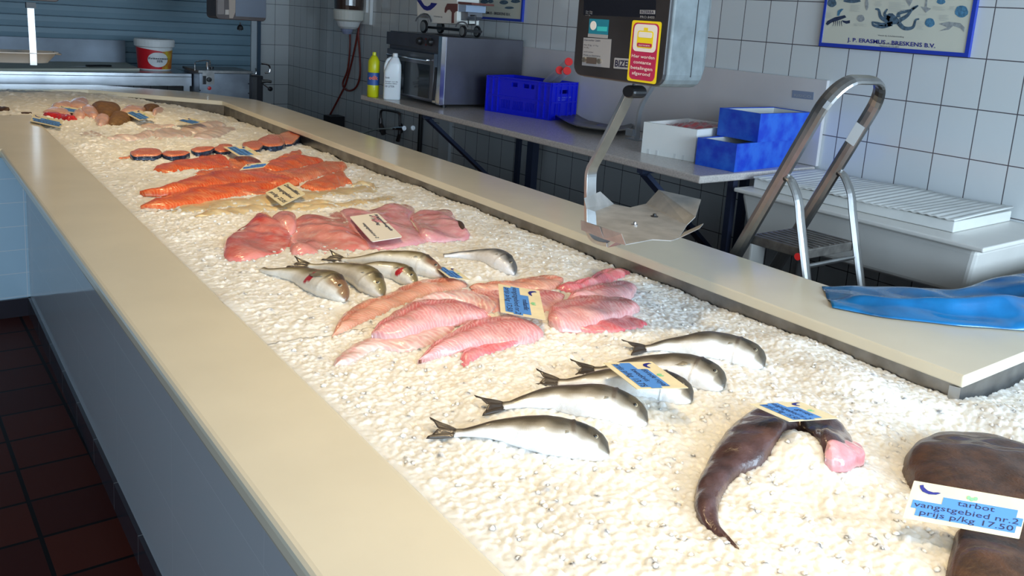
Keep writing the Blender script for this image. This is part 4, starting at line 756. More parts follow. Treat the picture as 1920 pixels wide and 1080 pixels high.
wheel(793, 47, .043, XT - .012); wheel(866, 56, .036, XT - .012); wheel(824, 52, .043, XT + dT - .01); wheel(893, 56, .036, XT + dT - .01)
arch = lambda cx, cy, r0, r1, m_, X: mk('mudguard', MB().loft([[pX(cx + r * math.cos(a), cy - r * math.sin(a) * .95, X + dx) for r, dx in ((r0, 0), (r1, 0), (r1, .03), (r0, .03))] for a in np.linspace(.1, 3.0, 12)]), m_, van)
arch(794, 42, 13, 16, vgr, XT - .014); arch(866, 52, 10, 13, vgr, XT - .014)
mk('chassis', MB().box((XT + .02, pX(868, 50, XT).y, 1.385), (XT + dT - .02, pX(790, 45, XT).y, 1.40)), M['black'], van)

# bottles
def scale_at(P): q = Bm.T @ np.array([P[0], P[1], P[2] - H]); return F / q[2]
b0 = pZ(703, 183, .911); s_ = scale_at(b0); r_ = 11 / s_; h_ = 84 / s_
yb_ = mat('bottle_yellow', (.62, .62, .01), .3, trans=.0)
bt_ = thing('cleaner_bottle', b0 + Vector((0, .03, 0)), 'yellow cleaner bottle with blue label at the end of the worktop', 'bottle'); c0 = b0 + Vector((0, .03, .0005))
mk('bottle_body', MB().lathe(c0, [(r_ * .9, 0), (r_, .006), (r_, h_ * .30), (r_ * .96, h_ * .32), (r_ * .96, h_ * .55), (r_, h_ * .57), (r_ * .98, h_ * .8), (r_ * .55, h_ * .9), (r_ * .3, h_ * .93)], 28), yb_, bt_, smooth=True)
mk('cap', MB().lathe(c0, [(r_ * .32, h_ * .925), (r_ * .32, h_ * .99), (r_ * .2, h_)], 16), mat('cap_yellow', (.7, .72, .03), .3), bt_, smooth=False)
mk('label_band', MB().lathe(c0, [(r_ * .98, h_ * .27), (r_ * 1.02, h_ * .275), (r_ * 1.02, h_ * .545), (r_ * .98, h_ * .55)], 28), mat('label_blue', (.03, .10, .35), .4), bt_, smooth=False)
dv = Vector((-c0.x, -c0.y, 0)).normalized(); sv = Vector((-dv.y, dv.x, 0)); f0 = c0 + dv * r_ * 1.05 + Vector((0, 0, h_ * .50)) - sv * r_ * .85
words([('odik', .05, .95, .5, .42)], f0, f0 + sv * r_ * 1.7, f0 - Vector((0, 0, h_ * .2)), mat('label_orange', (.85, .12, .02), .4), bt_, lift=0, offset=.03)
j0 = pZ(732, 187, .911) + Vector((.02, .02, .0005)); s_ = scale_at(j0); hw = 16 / s_; h_ = 86 / s_
jc = thing('jerrycan', j0, 'white plastic jerrycan with handle next to the yellow bottle', 'bottle'); jm = mat('jerrycan_white', (.80, .84, .86), .3, sss=.2, sscale=.02)
ux = Vector((sv.x, sv.y, 0)); uy = dv
def jr(a, b, z, o=0): return [j0 + ux * (a * math.copysign(abs(math.cos(t)) ** .5, math.cos(t)) + o) + uy * (b * math.copysign(abs(math.sin(t)) ** .5, math.sin(t))) + Vector((0, 0, z)) for t in np.linspace(0, 2 * math.pi, 25)[:-1]]
mk('bottle_body', MB().loft([jr(hw * .95, .032, 0), jr(hw, .035, .006), jr(hw, .035, h_ * .60), jr(hw * .80, .033, h_ * .76, hw * .16), jr(hw * .42, .026, h_ * .90, hw * .22), jr(hw * .30, .018, h_ * .925, hw * .22)]), jm, jc, smooth=True)
mk('handle', MB().tube(smooth_path([j0 + ux * (hw * a) + Vector((0, 0, h_ * b)) for a, b in ((-.86, .58), (-.84, .72), (-.62, .84), (-.2, .89), (.1, .87))], 4), (.008, .010), 10), jm, jc, smooth=True)
mk('cap', MB().lathe(j0 + ux * hw * .22, [(.017, h_ * .92), (.017, h_ * .99), (.014, h_)], 20), M['white'], jc)
f0 = j0 + uy * .0362 - ux * hw * .8 + Vector((0, 0, h_ * .5)); words([('Ecolab', .0, .3, .1, .09), ('Reiniger voor alle', 0, .95, .28, .06), ('afwasbare vlakken', 0, .9, .38, .06), ('10 LITER', 0, .7, .55, .1)], f0, f0 + ux * hw * 1.5, f0 - Vector((0, 0, h_ * .42)), M['ink'], jc, lift=0)

# blue crate
A = Vector((3.163, 4.43, .9115)); B_ = Vector((3.282, 3.939, .9115)); e1 = (B_ - A); L1 = e1.length; e1n = e1.normalized(); e2n = Vector((-e1n.y, e1n.x, 0)); e2n = e2n if e2n.x > 0 else -e2n; L2 = .262; hC = .222
blue = mat('crate_blue', (.004, .012, .62), .35); cr = thing('blue_crate', A + e1 * .5 + e2n * L2 / 2, 'bright blue slotted plastic crate beside the oven', 'crate')
T_ = .010; up = Vector((0, 0, 1))
def cwall(nm, o, d, n, L_, holes):
    mb = MB(); zs = sorted({0, hC} | {h[2] for h in holes} | {h[3] for h in holes}); 
    for z0, z1 in zip(zs[:-1], zs[1:]):
        cuts = sorted([(h[0], h[1]) for h in holes if h[2] <= z0 and h[3] >= z1]); x = 0
        for a, b in cuts + [(L_, L_)]:
            if a > x: mb.obox(o + d * x + up * z0, d * (a - x), n * T_, up * (z1 - z0))
            x = b
    w = mk(nm, mb, blue, cr, bevel=0)
    rb = MB()
    for k in (0, .045, .09, L_ - .10, L_ - .055, L_ - .012): rb.obox(o + d * k - n * .007, d * .010, n * .007, up * (hC - .004))
    for z in (0, .10, hC - .022): rb.obox(o - n * .006 + up * z, d * L_, n * .006, up * .009)
    mk('rib', rb, blue, w); return w
sl = lambda a, b, z0, z1, k: [(a + (b - a) * i / k, a + (b - a) * i / k + .004, z0, z1) for i in range(k)]
cwall('side_wall', A, e1n, e2n, L1, [(.20, .245, .17, .195), (.29, .335, .17, .195), (.345, .375, .17, .195)] + sl(.13, .20, .03, .085, 6) + sl(.22, .30, .03, .085, 7) + sl(.32, .39, .03, .085, 6))
cwall('end_wall', B_, e2n, -e1n, L2, [(.085, .165, .155, .178)] + sl(.04, .08, .04, .10, 3) + sl(.18, .225, .04, .10, 4))
cwall('side_wall', A + e2n * L2, e1n, -e2n, L1, []); cwall('end_wall', A, e2n, e1n, L2, [])
mk('bottom', MB().obox(A + up * .002, e1, e2n * L2, up * .006), blue, cr)
mk('top_rim', MB().obox(A - e2n * .006 + up * (hC - .006), e1, e2n * .008, up * .006).obox(B_ + e1n * .006 + up * (hC - .006), e2n * L2, -e1n * .008, up * .006), blue, cr)
f0 = B_ + e1n * .0012 + e2n * .07 + up * .14; words([('Plukon Poultry  NL 0651', 0, 1, .35, .22), ('Wezep Holland', 0, .55, .8, .22)], f0, f0 + e2n * .13, f0 - up * .03, mat('print_pale_blue', (.3, .4, .9), .5), cr, lift=0)
for k, (x, y, lab) in enumerate(((1049, 132, 'white roll with red end cap, left one in the crate'), (1063, 133, 'white roll with red end cap, right one of the lower pair'), (1066, 116, 'white roll with red end cap, topmost behind the scale'))):
    e = pX(x, y, 3.36 + .012 * k); d = Vector((-.40, -.86, .32)).normalized(); bk = e - d * .30
    rl = thing('paper_roll', e, lab, 'roll', 'white rolls with red caps'); mk('roll', MB().cyl(bk, d, .023, (e - bk).length, 20), mat('roll_white', (.72, .72, .74), .45), rl, smooth=False); mk('end_cap', MB().cyl(e, d, .0245, .006, 22), M['red'], rl)
# grey tray
def pan_from(rim, zr, basep, zb_, m, name, lab, cat, th=.0015):
    R_ = lerp_poly([pZ(*p, zr) for p in rim] + [pZ(*rim[0], zr)], 41)[:-1]; c = sum(R_, Vector()) / 40; I = [c + (p - c) * basep for p in R_]; I = [Vector((p.x, p.y, zb_)) for p in I]
    mb = MB(); mb.loft([[c.lerp(p, 1.04) + Vector((0, 0, -.004)) for p in R_], R_, [p.lerp(q, .5) - Vector((0, 0, .004)) for p, q in zip(R_, I)], I, [Vector((c.x, c.y, zb_)).lerp(p, .02) for p in I]], caps=False)
    return mk(name, mb, m, smooth=True, label=lab, cat=cat, solid=th)
pan_from([(1040, 213), (1072, 211), (1110, 212), (1150, 215), (1184, 232), (1165, 243), (1120, 240), (1078, 233)], .945, .62, .913, M['dsteel'], 'steel_tray', 'shallow steel weighing dish on the worktop in front of the crate', 'tray')
# bent holder
hp = pZ(1192, 262, .911); XH = hp.x
hd = thing('bent_holder', hp, 'bent grey metal holder standing behind the white foam box', 'holder'); mk('bar', MB().tube(smooth_path([pX(x, y, XH) for x, y in ((1232, 150), (1220, 168), (1206, 192), (1199, 212), (1196, 235), (1194, 262))], 5), (.014, .006), 4, flat=(1, 0, 0)), mat('holder_grey', (.42, .44, .47), .35, .5), hd); mk('foot_plate', MB().box((XH - .03, hp.y - .05, .9115), (XH + .05, hp.y + .05, .916)), mat('holder_grey', (.4, .4, .4)), hd); mk('side_clip', MB().box((XH - .03, hp.y + .0, .93), (XH - .01, hp.y + .05, .965)), mat('holder_grey', (.4, .4, .4)), hd)

def open_box(name, A, B_, depth, h, m, lab, cat, group=None, th=.016, lining=None, notch=0, e2=None):
    A, B_ = Vector(A), Vector(B_); e1 = B_ - A; e1n = e1.normalized(); n2 = Vector((-e1n.y, e1n.x, 0)); n2 = n2 if n2.x > 0 else -n2
    if e2 is not None: n2 = Vector(e2).normalized()
    r = thing(name, A + e1 * .5 + n2 * depth / 2, lab, cat, group); L = e1.length; mb = MB()
    mb.obox(A, e1, n2 * th, up * h).obox(A + n2 * (depth - th), e1, n2 * th, up * h).obox(A + n2 * th, e1n * th, n2 * (depth - 2 * th), up * h).obox(B_ - e1n * th + n2 * th, e1n * th, n2 * (depth - 2 * th), up * h).obox(A + n2 * th + e1n * th, e1n * (L - 2 * th), n2 * (depth - 2 * th), up * .015)
    mk('shell', mb, m, r, bevel=0 if not notch else .0)
    if lining:
        g = .0006; t = .002; O = A + n2 * (th + g) + e1n * (th + g); l1 = L - 2 * (th + g); l2 = depth - 2 * (th + g); mb = MB()
        mb.obox(O + up * .016, e1n * l1, n2 * t, up * (h - .019)).obox(O + n2 * (l2 - t) + up * .016, e1n * l1, n2 * t, up * (h - .019)).obox(O + n2 * t + up * .016, e1n * t, n2 * (l2 - 2 * t), up * (h - .019)).obox(O + e1n * (l1 - t) + n2 * t + up * .016, e1n * t, n2 * (l2 - 2 * t), up * (h - .019)).obox(O + n2 * t + e1n * t + up * .016, e1n * (l1 - 2 * t), n2 * (l2 - 2 * t), up * .002)
        mk('lining', mb, lining, r)
    return r, n2
foam = mat('foam_white', (.84, .84, .80), .55, bump=.15, bscale=300); 
fa, fb = pZ(1202, 286, .9115), pZ(1301, 304, .9115); hF = pX(1207, 228, fa.x).z - .9115
fbx, n2 = open_box('foam_box', fa, fb, .40, hF, foam, 'white foam fish box with a red bag inside on the worktop', 'box')
e1 = fb - fa
for u in (.12, .28, .62, .78): mk('base_notch', MB().obox(fa + e1 * u - n2 * .0012 + up * .001, e1.normalized() * .012, n2 * .001, up * .022), mat('foam_shadow_groove', (.7, .7, .68), .6), fbx)
mb = MB(); G = []
cB = fa + e1 * .5 + n2 * .2
for i in range(26):
    row = []
    for j in range(26):
        u = -1 + 2 * i / 25; v = -1 + 2 * j / 25; p = cB + e1.normalized() * u * (e1.length / 2 - .022) + n2 * v * .178; row.append(p + up * (hF - .022 + .026 * math.exp(-((u - .1) ** 2 * 2 + (v - .2) ** 2 * 2)) + .007 * math.sin(u * 11 + v * 5) * math.cos(v * 9 - u * 4) - .02 * (abs(u) > .96 or abs(v) > .96)))
    G.append(row)
mb.grid(G); mk('red_plastic_bag', mb, mat('red_bag', (.42, .008, .02), .15, coat=.6), smooth=True, label='crumpled dark red plastic bag filling the white foam box', cat='bag', solid=.002, recalc=False)
bpaint = mat('blue_paint', (.004, .045, .50), .45, noise=1, nscale=16, col2=(.02, .13, .62), bump=.3, bscale=80)
lin = mat('box_lining', (.62, .64, .63), .5)
la, lb = pZ(1303, 308, .9115), pZ(1376, 323, .9115); hL = pX(1380, 270, lb.x).z - .9115
d2 = (pZ(1522, 306, .9115) - lb); open_box('blue_fish_box', la, lb, .50, hL, bpaint, 'lower scuffed blue fish box on the worktop corner', 'box', 'stacked blue fish boxes', lining=lin)
zt = .912 + hL; ua, ub = pZ(1344, 253, zt), pZ(1420, 267, zt); hU = pX(1424, 213, ub.x).z - zt
open_box('blue_fish_box', ua, ub, min(.46, 3.54 - ub.x), hU, bpaint, 'upper scuffed blue fish box, open and stacked on the other', 'box', 'stacked blue fish boxes', lining=lin)

# ================================================================== sink with corrugated cover
skw = mat('sink_white', (.76, .73, .68), .35, noise=.06, nscale=6)
sn = thing('sink', (3.26, 1.8, 0), 'large white utility sink against the tiled wall right of the worktop', 'sink')
mk('rim', MB().box((2.955, 1.255, .835), (3.562, 2.295, .853)), skw, sn, bevel=.006, seg=3)
mb = MB(); mb.loft([[(2.985, 1.285, .834), (3.56, 1.285, .834), (3.56, 2.28, .834), (2.985, 2.28, .834)], [(3.015, 1.315, .655), (3.55, 1.315, .655), (3.55, 2.24, .640), (3.02, 2.24, .640)]]); mk('basin', mb, skw, sn, bevel=.02, seg=3)
mk('pedestal', MB().box((3.0, 2.20, 0), (3.10, 2.26, .66)), skw, sn, bevel=.008)
mk('lit_strip_pipe', MB().cyl((3.50, 2.27, 0), (0, 0, 1), .028, .64, 20), M['white'], sn)  # added white pipe, stands in for a narrow strip of lit tile
cv = thing('sink_cover', (3.3, 1.8, .853), 'thick white corrugated cover board lying on the sink', 'cover board')
ca, cb = pZ(1412, 352, .8535), pZ(1787, 437, .8535); cc_ = pZ(1915, 402, .8535); cvm = mat('cover_white', (.72, .72, .69), .45, noise=.08, nscale=12)
eL = ca - cb; eD = Vector((1, .02, 0)) * (3.545 - cb.x); 
mb = MB(); mb.obox(cb + up * .0005, eL, eD, up * .040); mk('board', mb, cvm, cv, bevel=.004)
G = []; nL = 300
for i in range(nL):
    t = i / (nL - 1); row = []
    for j in range(7):
        s = j / 6; p = cb + eL * (t * 1.0 - .004) + eD * (s * 1.0) - eD.normalized() * .012 * (1 - s); row.append(p + up * (.046 + .0016 * math.sin(t * 170) * (1 - .3 * s) + .003 * math.sin(t * 13 + s * 2) + .006 * s))
    G.append(row)
mb = MB().grid(G); mk('corrugated_sheet', mb, cvm, cv, smooth=True, solid=.006, recalc=False)
G = []

# ================================================================== step ladder
ld = thing('step_ladder', (2.55, 1.8, 0), 'aluminium step ladder with a looped handrail between counter and sink', 'ladder')
X1, X2 = 2.40, 2.70; al2 = mat('ladder_aluminium', (.50, .49, .48), .3, .95, noise=.35, nscale=7)
sy, sz = -.464, 1.0; top_ = Vector((0, 1.53, 1.40))
lineP = lambda X, z: Vector((X, 1.592 + (1.236 - z) * .464, z))
t1 = Vector((0, -.464, 1)).normalized(); nrm = Vector((0, 1, .464)).normalized()
pts = [lineP(X1, 0.002), lineP(X1, .7), lineP(X1, 1.27)]; C1 = lineP(X1, 1.27); C2 = lineP(X2, 1.27)
for k in range(1, 9): a = math.pi / 2 * k / 8; pts.append(C1 + Vector((.10 * (1 - math.cos(a)), 0, 0)) + t1 * .12 * math.sin(a))
for k in range(0, 9): a = math.pi / 2 * k / 8; pts.append(C2 - Vector((.10 * (1 - math.sin(a)), 0, 0)) + t1 * .12 * math.cos(a))
pts += [lineP(X2, .7), lineP(X2, .002)]
mk('handrail', MB().tube(pts, (.025, .011), 10, flat=nrm), al2, ld, smooth=False, bevel=0)
for X in (X1 - .0, X2 + .0):
    px_ = [Vector((X, y, z)) for y, z in ((1.655, 1.050), (1.635, 1.035), (1.605, .985), (1.590, .93), (1.535, .737), (1.31, .003))]; px_[0:4] = smooth_path(px_[0:4], 4)
    mk('bow_leg', MB().tube(px_, (.021, .009), 10, flat=(1, 0, 0)), al2, ld)
    mk('hinge_bolt', MB().cyl((X - .016, 1.655, 1.045), (1, 0, 0), .007, .032, 12), M['dark'], ld)
stp = [pZ(1421, 447, .828), pZ(1510, 431, .828), pZ(1606, 456, .828), pZ(1537, 472, .828)]
xa, xb = X1 + .012, X2 - .012; yf, yk = 1.562, 1.80
mk('step_platform', MB().box((xa, yf, .795), (xb, yk - .02, .827)), mat('step_tread', (.20, .18, .16), .5, .6, noise=.4, nscale=30), ld, bevel=.003)
gr = MB()
for k in range(9): gr.box((xa + .02 + k * .03, yf + .006, .8272), (xa + .03 + k * .03, yk - .03, .8292))
mk('tread_ribs', gr, mat('step_tread', (.2, .2, .2)), ld)
mk('cross_tube', MB().cyl((X1, 1.552, .775), (1, 0, 0), .008, X2 - X1, 12), al2, ld)
mk('red_plug', MB().cyl(pX(1498, 481, X1 - .012) , (-1, 0, 0), .012, .008, 18), M['red'], ld)
mk('lower_rung', MB().box((X1 + .012, 1.42, .42), (X2 - .012, 1.50, .44)), al2, ld)
mk('cross_tube', MB().cyl((X1, lineP(X1, .40).y, .40), (1, 0, 0), .008, X2 - X1, 12), al2, ld)
pa = lineP(X2, 1.155) - Vector((.0125, 0, 0)); mk('safety_sticker', MB().obox(pa - nrm * .018, nrm * .036, Vector((-.0008, 0, 0)), t1 * .075), M['white'], ld)

# ================================================================== posters
XPz = 3.5525
def poster(corn, X, lab, nm='framed_poster'):
    y0, y1, z0, z1 = corn; r = thing(nm, (X, (y0 + y1) / 2, z0), lab, 'poster'); w = .016
    bf = mat('poster_frame_blue', (.02, .05, .40), .3)
    for a, b in (((X, y0, z0), (XW - .0005, y0 + w, z1)), ((X, y1 - w * .7, z0), (XW - .0005, y1, z1)), ((X, y0 + w, z0), (XW - .0005, y1 - w * .7, z0 + w)), ((X, y0 + w, z1 - w), (XW - .0005, y1 - w * .7, z1))): mk('frame_bar', MB().box(a, b), bf, r)
    mk('print', MB().box((X + .004, y0 + w, z0 + w), (XW - .001, y1 - w * .7, z1 - w)), mat('poster_paper', (.66, .65, .54), .25, coat=.4), r); return r
pb = poster((pX(1815, 106, XPz).y, pX(1535, 84, XPz).y, pX(1535, 86, XPz).z, 2.15), XPz, 'blue framed seafood poster with octopus and lobster on the tiled wall')
XPp = XPz + .0035
def pol(pts, m, par, nm, tf): mk(nm, MB().prism([pX(tf[0] + x * tf[2], tf[1] + y * tf[2], XPp) for x, y in pts], (-.0006, 0, 0)), m, par)
T4p = (1400, 0, .27083); g1 = mat('print_blue_grey', (.10, .17, .24), .5, noise=.5, nscale=90); g2 = mat('print_dark_blue', (.03, .05, .11), .5, noise=.4, nscale=90); g3 = mat('print_light_blue', (.10, .28, .45), .5, noise=.5, nscale=120); g4 = mat('print_grey', (.36, .38, .38), .6, noise=.3, nscale=100)
q4 = lambda x, y: pX(T4p[0] + x * T4p[2], T4p[1] + y * T4p[2], XPp)
def strand(pts, w, m, nm='octopus_arm'):
    pp = smooth_path([q4(*p) for p in pts], 5); mk(nm, MB().tube(pp, [(w * (1 - .8 * i / len(pp)), .0004) for i in range(len(pp))], 4, flat=(0, 1, 0)) if False else ribbon2(pp, w), m, pb)
def ribbon2(pp, w):
    mb = MB(); G = []
    for i, p in enumerate(pp):
        t = pp[min(i + 1, len(pp) - 1)] - pp[max(i - 1, 0)]; n = Vector((0, -t.z, t.y)).normalized() * w * (1 - .75 * i / len(pp)); G.append([p + n, p - n])
    mb.grid(G); mb.v = [(x - .0006, y, z) for x, y, z in mb.v]; return mb
for a in [[(985, 150), (930, 120), (915, 70), (890, 62)], [(990, 130), (955, 100), (975, 62)], [(1000, 165), (940, 185), (880, 175), (870, 150)], [(1050, 120), (1060, 90), (1140, 70), (1188, 38)], [(1060, 140), (1110, 110), (1150, 60), (1185, 40)], [(1050, 155), (1090, 195), (1150, 190), (1170, 140), (1195, 132)], [(1010, 165), (940, 170), (905, 160), (868, 152)]]: strand(a, .010, g1)
pol([(965, 110), (985, 92), (1010, 92), (1035, 115), (1060, 140), (1050, 165), (1010, 170), (980, 150)], g1, pb, 'octopus_body', T4p)
pol([(548, 165), (560, 145), (610, 120), (680, 105), (690, 120), (640, 140), (590, 155), (560, 175)], g2, pb, 'lobster_body', T4p); pol([(625, 110), (630, 75), (655, 60), (672, 62), (650, 85), (640, 110)], g3, pb, 'lobster_claw', T4p); pol([(660, 140), (690, 145), (715, 140), (715, 160), (690, 165), (665, 152)], g2, pb, 'lobster_claw', T4p)
for k in range(5): strand([(600 + k * 14, 145), (604 + k * 13, 160), (596 + k * 16, 182)], .0022, g2, 'lobster_leg')
circ = lambda cx, cy, rx, ry, n=14: [(cx + rx * math.cos(a) * (1 + .08 * math.sin(5 * a)), cy + ry * math.sin(a)) for a in np.linspace(0, 6.283, n + 1)[:-1]]
for cx, cy, rx, ry, m_ in ((590, 20, 32, 30, g1), (730, 5, 60, 16, g1), (790, 127, 26, 25, g4), (1268, 157, 34, 32, g3), (1488, 80, 46, 42, g3), (1346, 10, 30, 20, g3), (832, 30, 12, 42, g4)): pol(circ(cx, cy, rx, ry), m_, pb, 'shell_print', T4p)
pol([(1330, 165), (1400, 150), (1480, 160), (1510, 190), (1505, 222), (1480, 195), (1430, 180), (1400, 205), (1335, 215), (1390, 190)], g4, pb, 'shrimp_print', T4p); pol([(1205, 45), (1232, 50), (1240, 0), (1252, 0), (1248, 50), (1278, 60), (1240, 88)], g4, pb, 'fish_print', T4p); pol([(1100, 0), (1150, 0), (1128, 45)], g4, pb, 'fish_print', T4p)
P0, P1, P2 = q4(700, 243), q4(1310, 285), q4(697, 297)
words([('J. P. ERASMUS - BRESKENS B.V.', 0, 1, .80, .50)], P0 + n_ * .001, P1 + n_ * .001, P2 + n_ * .001, M['navy'], pb, lift=0, offset=.02)
words([('Vanuit de Scheldemonding', 0, 1, .8, .6)], q4(910, 235) + n_ * .001, q4(1090, 247) + n_ * .001, q4(909, 252) + n_ * .001, M['ink'], pb, lift=0)
words([('4511 AA Breskens-Holland', 0, 1, .42, .35), ('Telefoon: 01172-2877', .1, .88, .95, .35)], q4(905, 291) + n_ * .001, q4(1078, 303) + n_ * .001, q4(904, 322) + n_ * .001, M['ink'], pb, lift=0)
for (x, y, w_, h_, n) in ((545, 85, 50, 40, 5), (720, 30, 70, 50, 6), (890, 5, 50, 40, 5), (985, 10, 120, 70, 8), (1180, 145, 50, 60, 6), (1290, 40, 90, 30, 4), (1335, 100, 70, 45, 5), (745, 160, 90, 20, 3), (1190, 95, 70, 10, 2), (1405, 40, 40, 30, 4)):
    mb = MB(); o_ = q4(x, y) + n_ * .001; du = q4(x + w_, y + w_ * .06) + n_ * .001 - o_; dv_ = q4(x - 2, y + h_) + n_ * .001 - o_
    for i in range(n): mb.obox(o_ + dv_ * (i + .4) / n, du * (.95 - .2 * (i % 3 == 1)), dv_ * .28 / n, n_ * .0003)
    mk('caption_print', mb, mat('caption_grey', (.50, .50, .46), .6), pb)
XQ = 3.5535
ps = poster((pX(978, 41, XQ).y, 5.45, pX(978, 41, XQ).z, 2.1), XQ, 'smaller framed fish poster behind the model van, partly in view')
T2q = (500, 0, .29167); qq = lambda x, y: pX(T2q[0] + x * T2q[2], T2q[1] + y * T2q[2], XQ + .0035)
words([('J. P. ERASMUS - BRESKENS B.V.', 0, 1, .85, .75)], qq(1355, 66) + n_ * .001, qq(1568, 82) + n_ * .001, qq(1354, 88) + n_ * .001, M['ink'], ps, lift=0, offset=.02)
for cx, cy, rx, ry in ((1400, 10, 25, 14), (1440, 8, 18, 12), (1525, 15, 28, 14), (1600, 8, 30, 12), (1395, 45, 15, 8), (1560, 50, 30, 8)):
    mk('fish_print', MB().prism([pX(T2q[0] + x * T2q[2], T2q[1] + y * T2q[2], XQ + .0035) for x, y in circ(cx, cy, rx, ry)], (-.0006, 0, 0)), g1, ps)

# ================================================================== wall fittings
XD = 3.40; dc = pX(650, 20, XD); s_ = scale_at(dc); rD = 29 / s_
dp = thing('paper_dispenser', dc, 'wall dispenser with brown top and white lower ring above the red hose', 'dispenser')
zz = lambda y: pX(650, y, XD).z; cD = Vector((XW - rD - .02, dc.y, 0))
mk('brown_cover', MB().lathe(cD, [(rD * .92, zz(22)), (rD * .95, zz(10)), (rD * .95, 1.85), (rD * .8, 1.9)], 28), mat('smoked_brown', (.05, .025, .018), .12, coat=.6), dp, smooth=False)
mk('white_ring', MB().lathe(cD, [(rD * .80, zz(40)), (rD * .95, zz(37)), (rD, zz(20)), (rD * .9, zz(17))], 28), mat('ring_cream', (.70, .69, .62), .4), dp)
mk('outlet_dome', MB().lathe(cD, [(rD * .5, zz(54)), (rD * .66, zz(50)), (rD * .8, zz(39))], 24), M['white'], dp); mk('paper_end', MB().lathe(cD - Vector((0, -.02, 0)), [(.035, zz(64)), (.05, zz(58)), (.05, zz(53))], 14), mat('paper_blue', (.3, .34, .5), .7), dp)
mk('wall_plate', MB().box((XW - .03, dc.y - .15, 1.35), (XW - .0005, dc.y + .12, 1.9)), M['white'], dp)
hm = mat('hose_red', (.22, .03, .02), .4)
hp_ = smooth_path([pX(x, y, 3.535) for x, y in ((656, 50), (656, 90), (652, 130), (643, 155), (646, 166), (656, 170), (668, 163), (675, 140), (674, 95), (672, 60), (677, 20), (679, -40))], 6)
mk('red_hose', MB().tube(hp_, .009, 8), hm, smooth=True, label='thin red hose looped on the far wall under the dispenser', cat='hose')
mk('red_hose', MB().tube(smooth_path([pX(x, y, 3.555) for x, y in ((680, -40), (678, 15), (671, 60), (661, 110), (651, 148), (645, 165), (628, 198), (612, 228))], 6), .009, 8), hm, smooth=True, label='red hose hanging straight down behind the counter, beside its loop', cat='hose')
mk('junction_box', MB().box((XW - .05, pX(686, 20, 3.52).y, pX(684, 24, 3.52).z), (XW - .0005, pX(680, 20, 3.52).y + .03, 1.95)), M['white'], bevel=.005, label='white cable box on the wall right of the dispenser', cat='junction box')
tp = thing('wall_tap', pX(735, 245, 3.52), 'dark pipe loop with chrome wall tap and hose under the worktop', 'tap'); cu = mat('old_pipe', (.10, .09, .09), .35, .8)
T8 = lambda x, y, X=3.53: pX(660 + x * .20833, 180 + y * .20833, X)
mk('pipe_loop', MB().tube(smooth_path([T8(*p) for p in ((258, 290), (258, 200), (262, 140), (290, 125), (390, 142), (425, 160), (430, 200), (430, 270))], 5), .010, 10), cu, tp, smooth=True)
mk('flange', MB().cyl(T8(455, 290, 3.568), (-1, 0, 0), .042, .015, 20), M['chrome'], tp); mk('valve_body', MB().tube([T8(470, 290), T8(400, 290), T8(360, 295)], [.020, .016, .012], 12), M['chrome'], tp)
mk('valve_body', MB().tube([T8(258, 200), T8(258, 250), T8(270, 300), T8(285, 340)], [.014, .018, .026, .022], 12), cu, tp); mk('spout', MB().tube([T8(430, 280), T8(428, 340), T8(412, 405)], [.014, .014, .018], 12), cu, tp)
mk('clear_hose', MB().tube(smooth_path([T8(*p, 3.50) for p in ((360, 293), (240, 298), (160, 315), (110, 332), (70, 330))], 4), .008, 8), mat('hose_clear', (.5, .55, .52), .2), tp, smooth=True)
mk('drain_pipe', MB().cyl(pX(785, 310, 3.53) * 1.0 - Vector((0, 0, .5)), (0, 0, 1), .018, 1.15, 14), M['black'], label='black vertical pipe on the wall beneath the oven end of the worktop', cat='pipe')
mk('lit_strip_board', MB().box((3.545, pX(843, 250, 3.55).y, .05), (3.5705, pX(824, 250, 3.55).y, .875)), mat('lit_tile_white', (.62, .66, .68), .35), label='narrow pale board added in place of a lit tile strip below the worktop', cat='board')  # pale board added where a narrow strip of wall tiles catches light

# ================================================================== blue plastic bag on the counter
tp_ = [((1541, 537), .785), ((1600, 538), .79), ((1660, 539), .795), ((1735, 541), .80), ((1790, 545), .81), ((1850, 527), .835), ((1920, 512), .86), ((1990, 505), .87)]
bt2 = [((1560, 576), .784), ((1610, 586), .784), ((1660, 595), .784), ((1740, 604), .784), ((1800, 611), .784), ((1860, 615), .784), ((1925, 620), .784), ((1990, 624), .784)]
TA_ = lerp_poly([pZ(*p, z) for p, z in tp_], 70); BA_ = lerp_poly([pZ(*p, z) for p, z in bt2], 70); G = []
for i in range(70):
    t = i / 69; row = []
    for j in range(34):
        v = j / 33; p = BA_[i].lerp(TA_[i], v); e = math.sin(math.pi * v) ** .5; lip = math.exp(-((v - .30 - .1 * t) / .07) ** 2) * (.012 + .014 * t) * min(1, t * 8)
        p = p + up * (.012 * e * min(1, t * 10) + lip + (.006 + .02 * max(0, t - .55)) * math.sin(9 * t + 11 * v + 2.5 * math.sin(7 * t)) * e + .004 * math.sin(31 * t * v + 6 * v) * e); p.z = max(p.z, .7835 if p.y < 1.16 else .72); row.append(p)
    G.append(row)
mk('plastic_bag', MB().grid(G), mat('bag_blue', (.004, .20, .52), .16, coat=.8, noise=.35, nscale=7, col2=(.0, .10, .28), bump=.6, bscale=30), smooth=True, solid=.0016, recalc=False, label='shiny blue plastic bag crumpled on the near end of the counter', cat='bag')

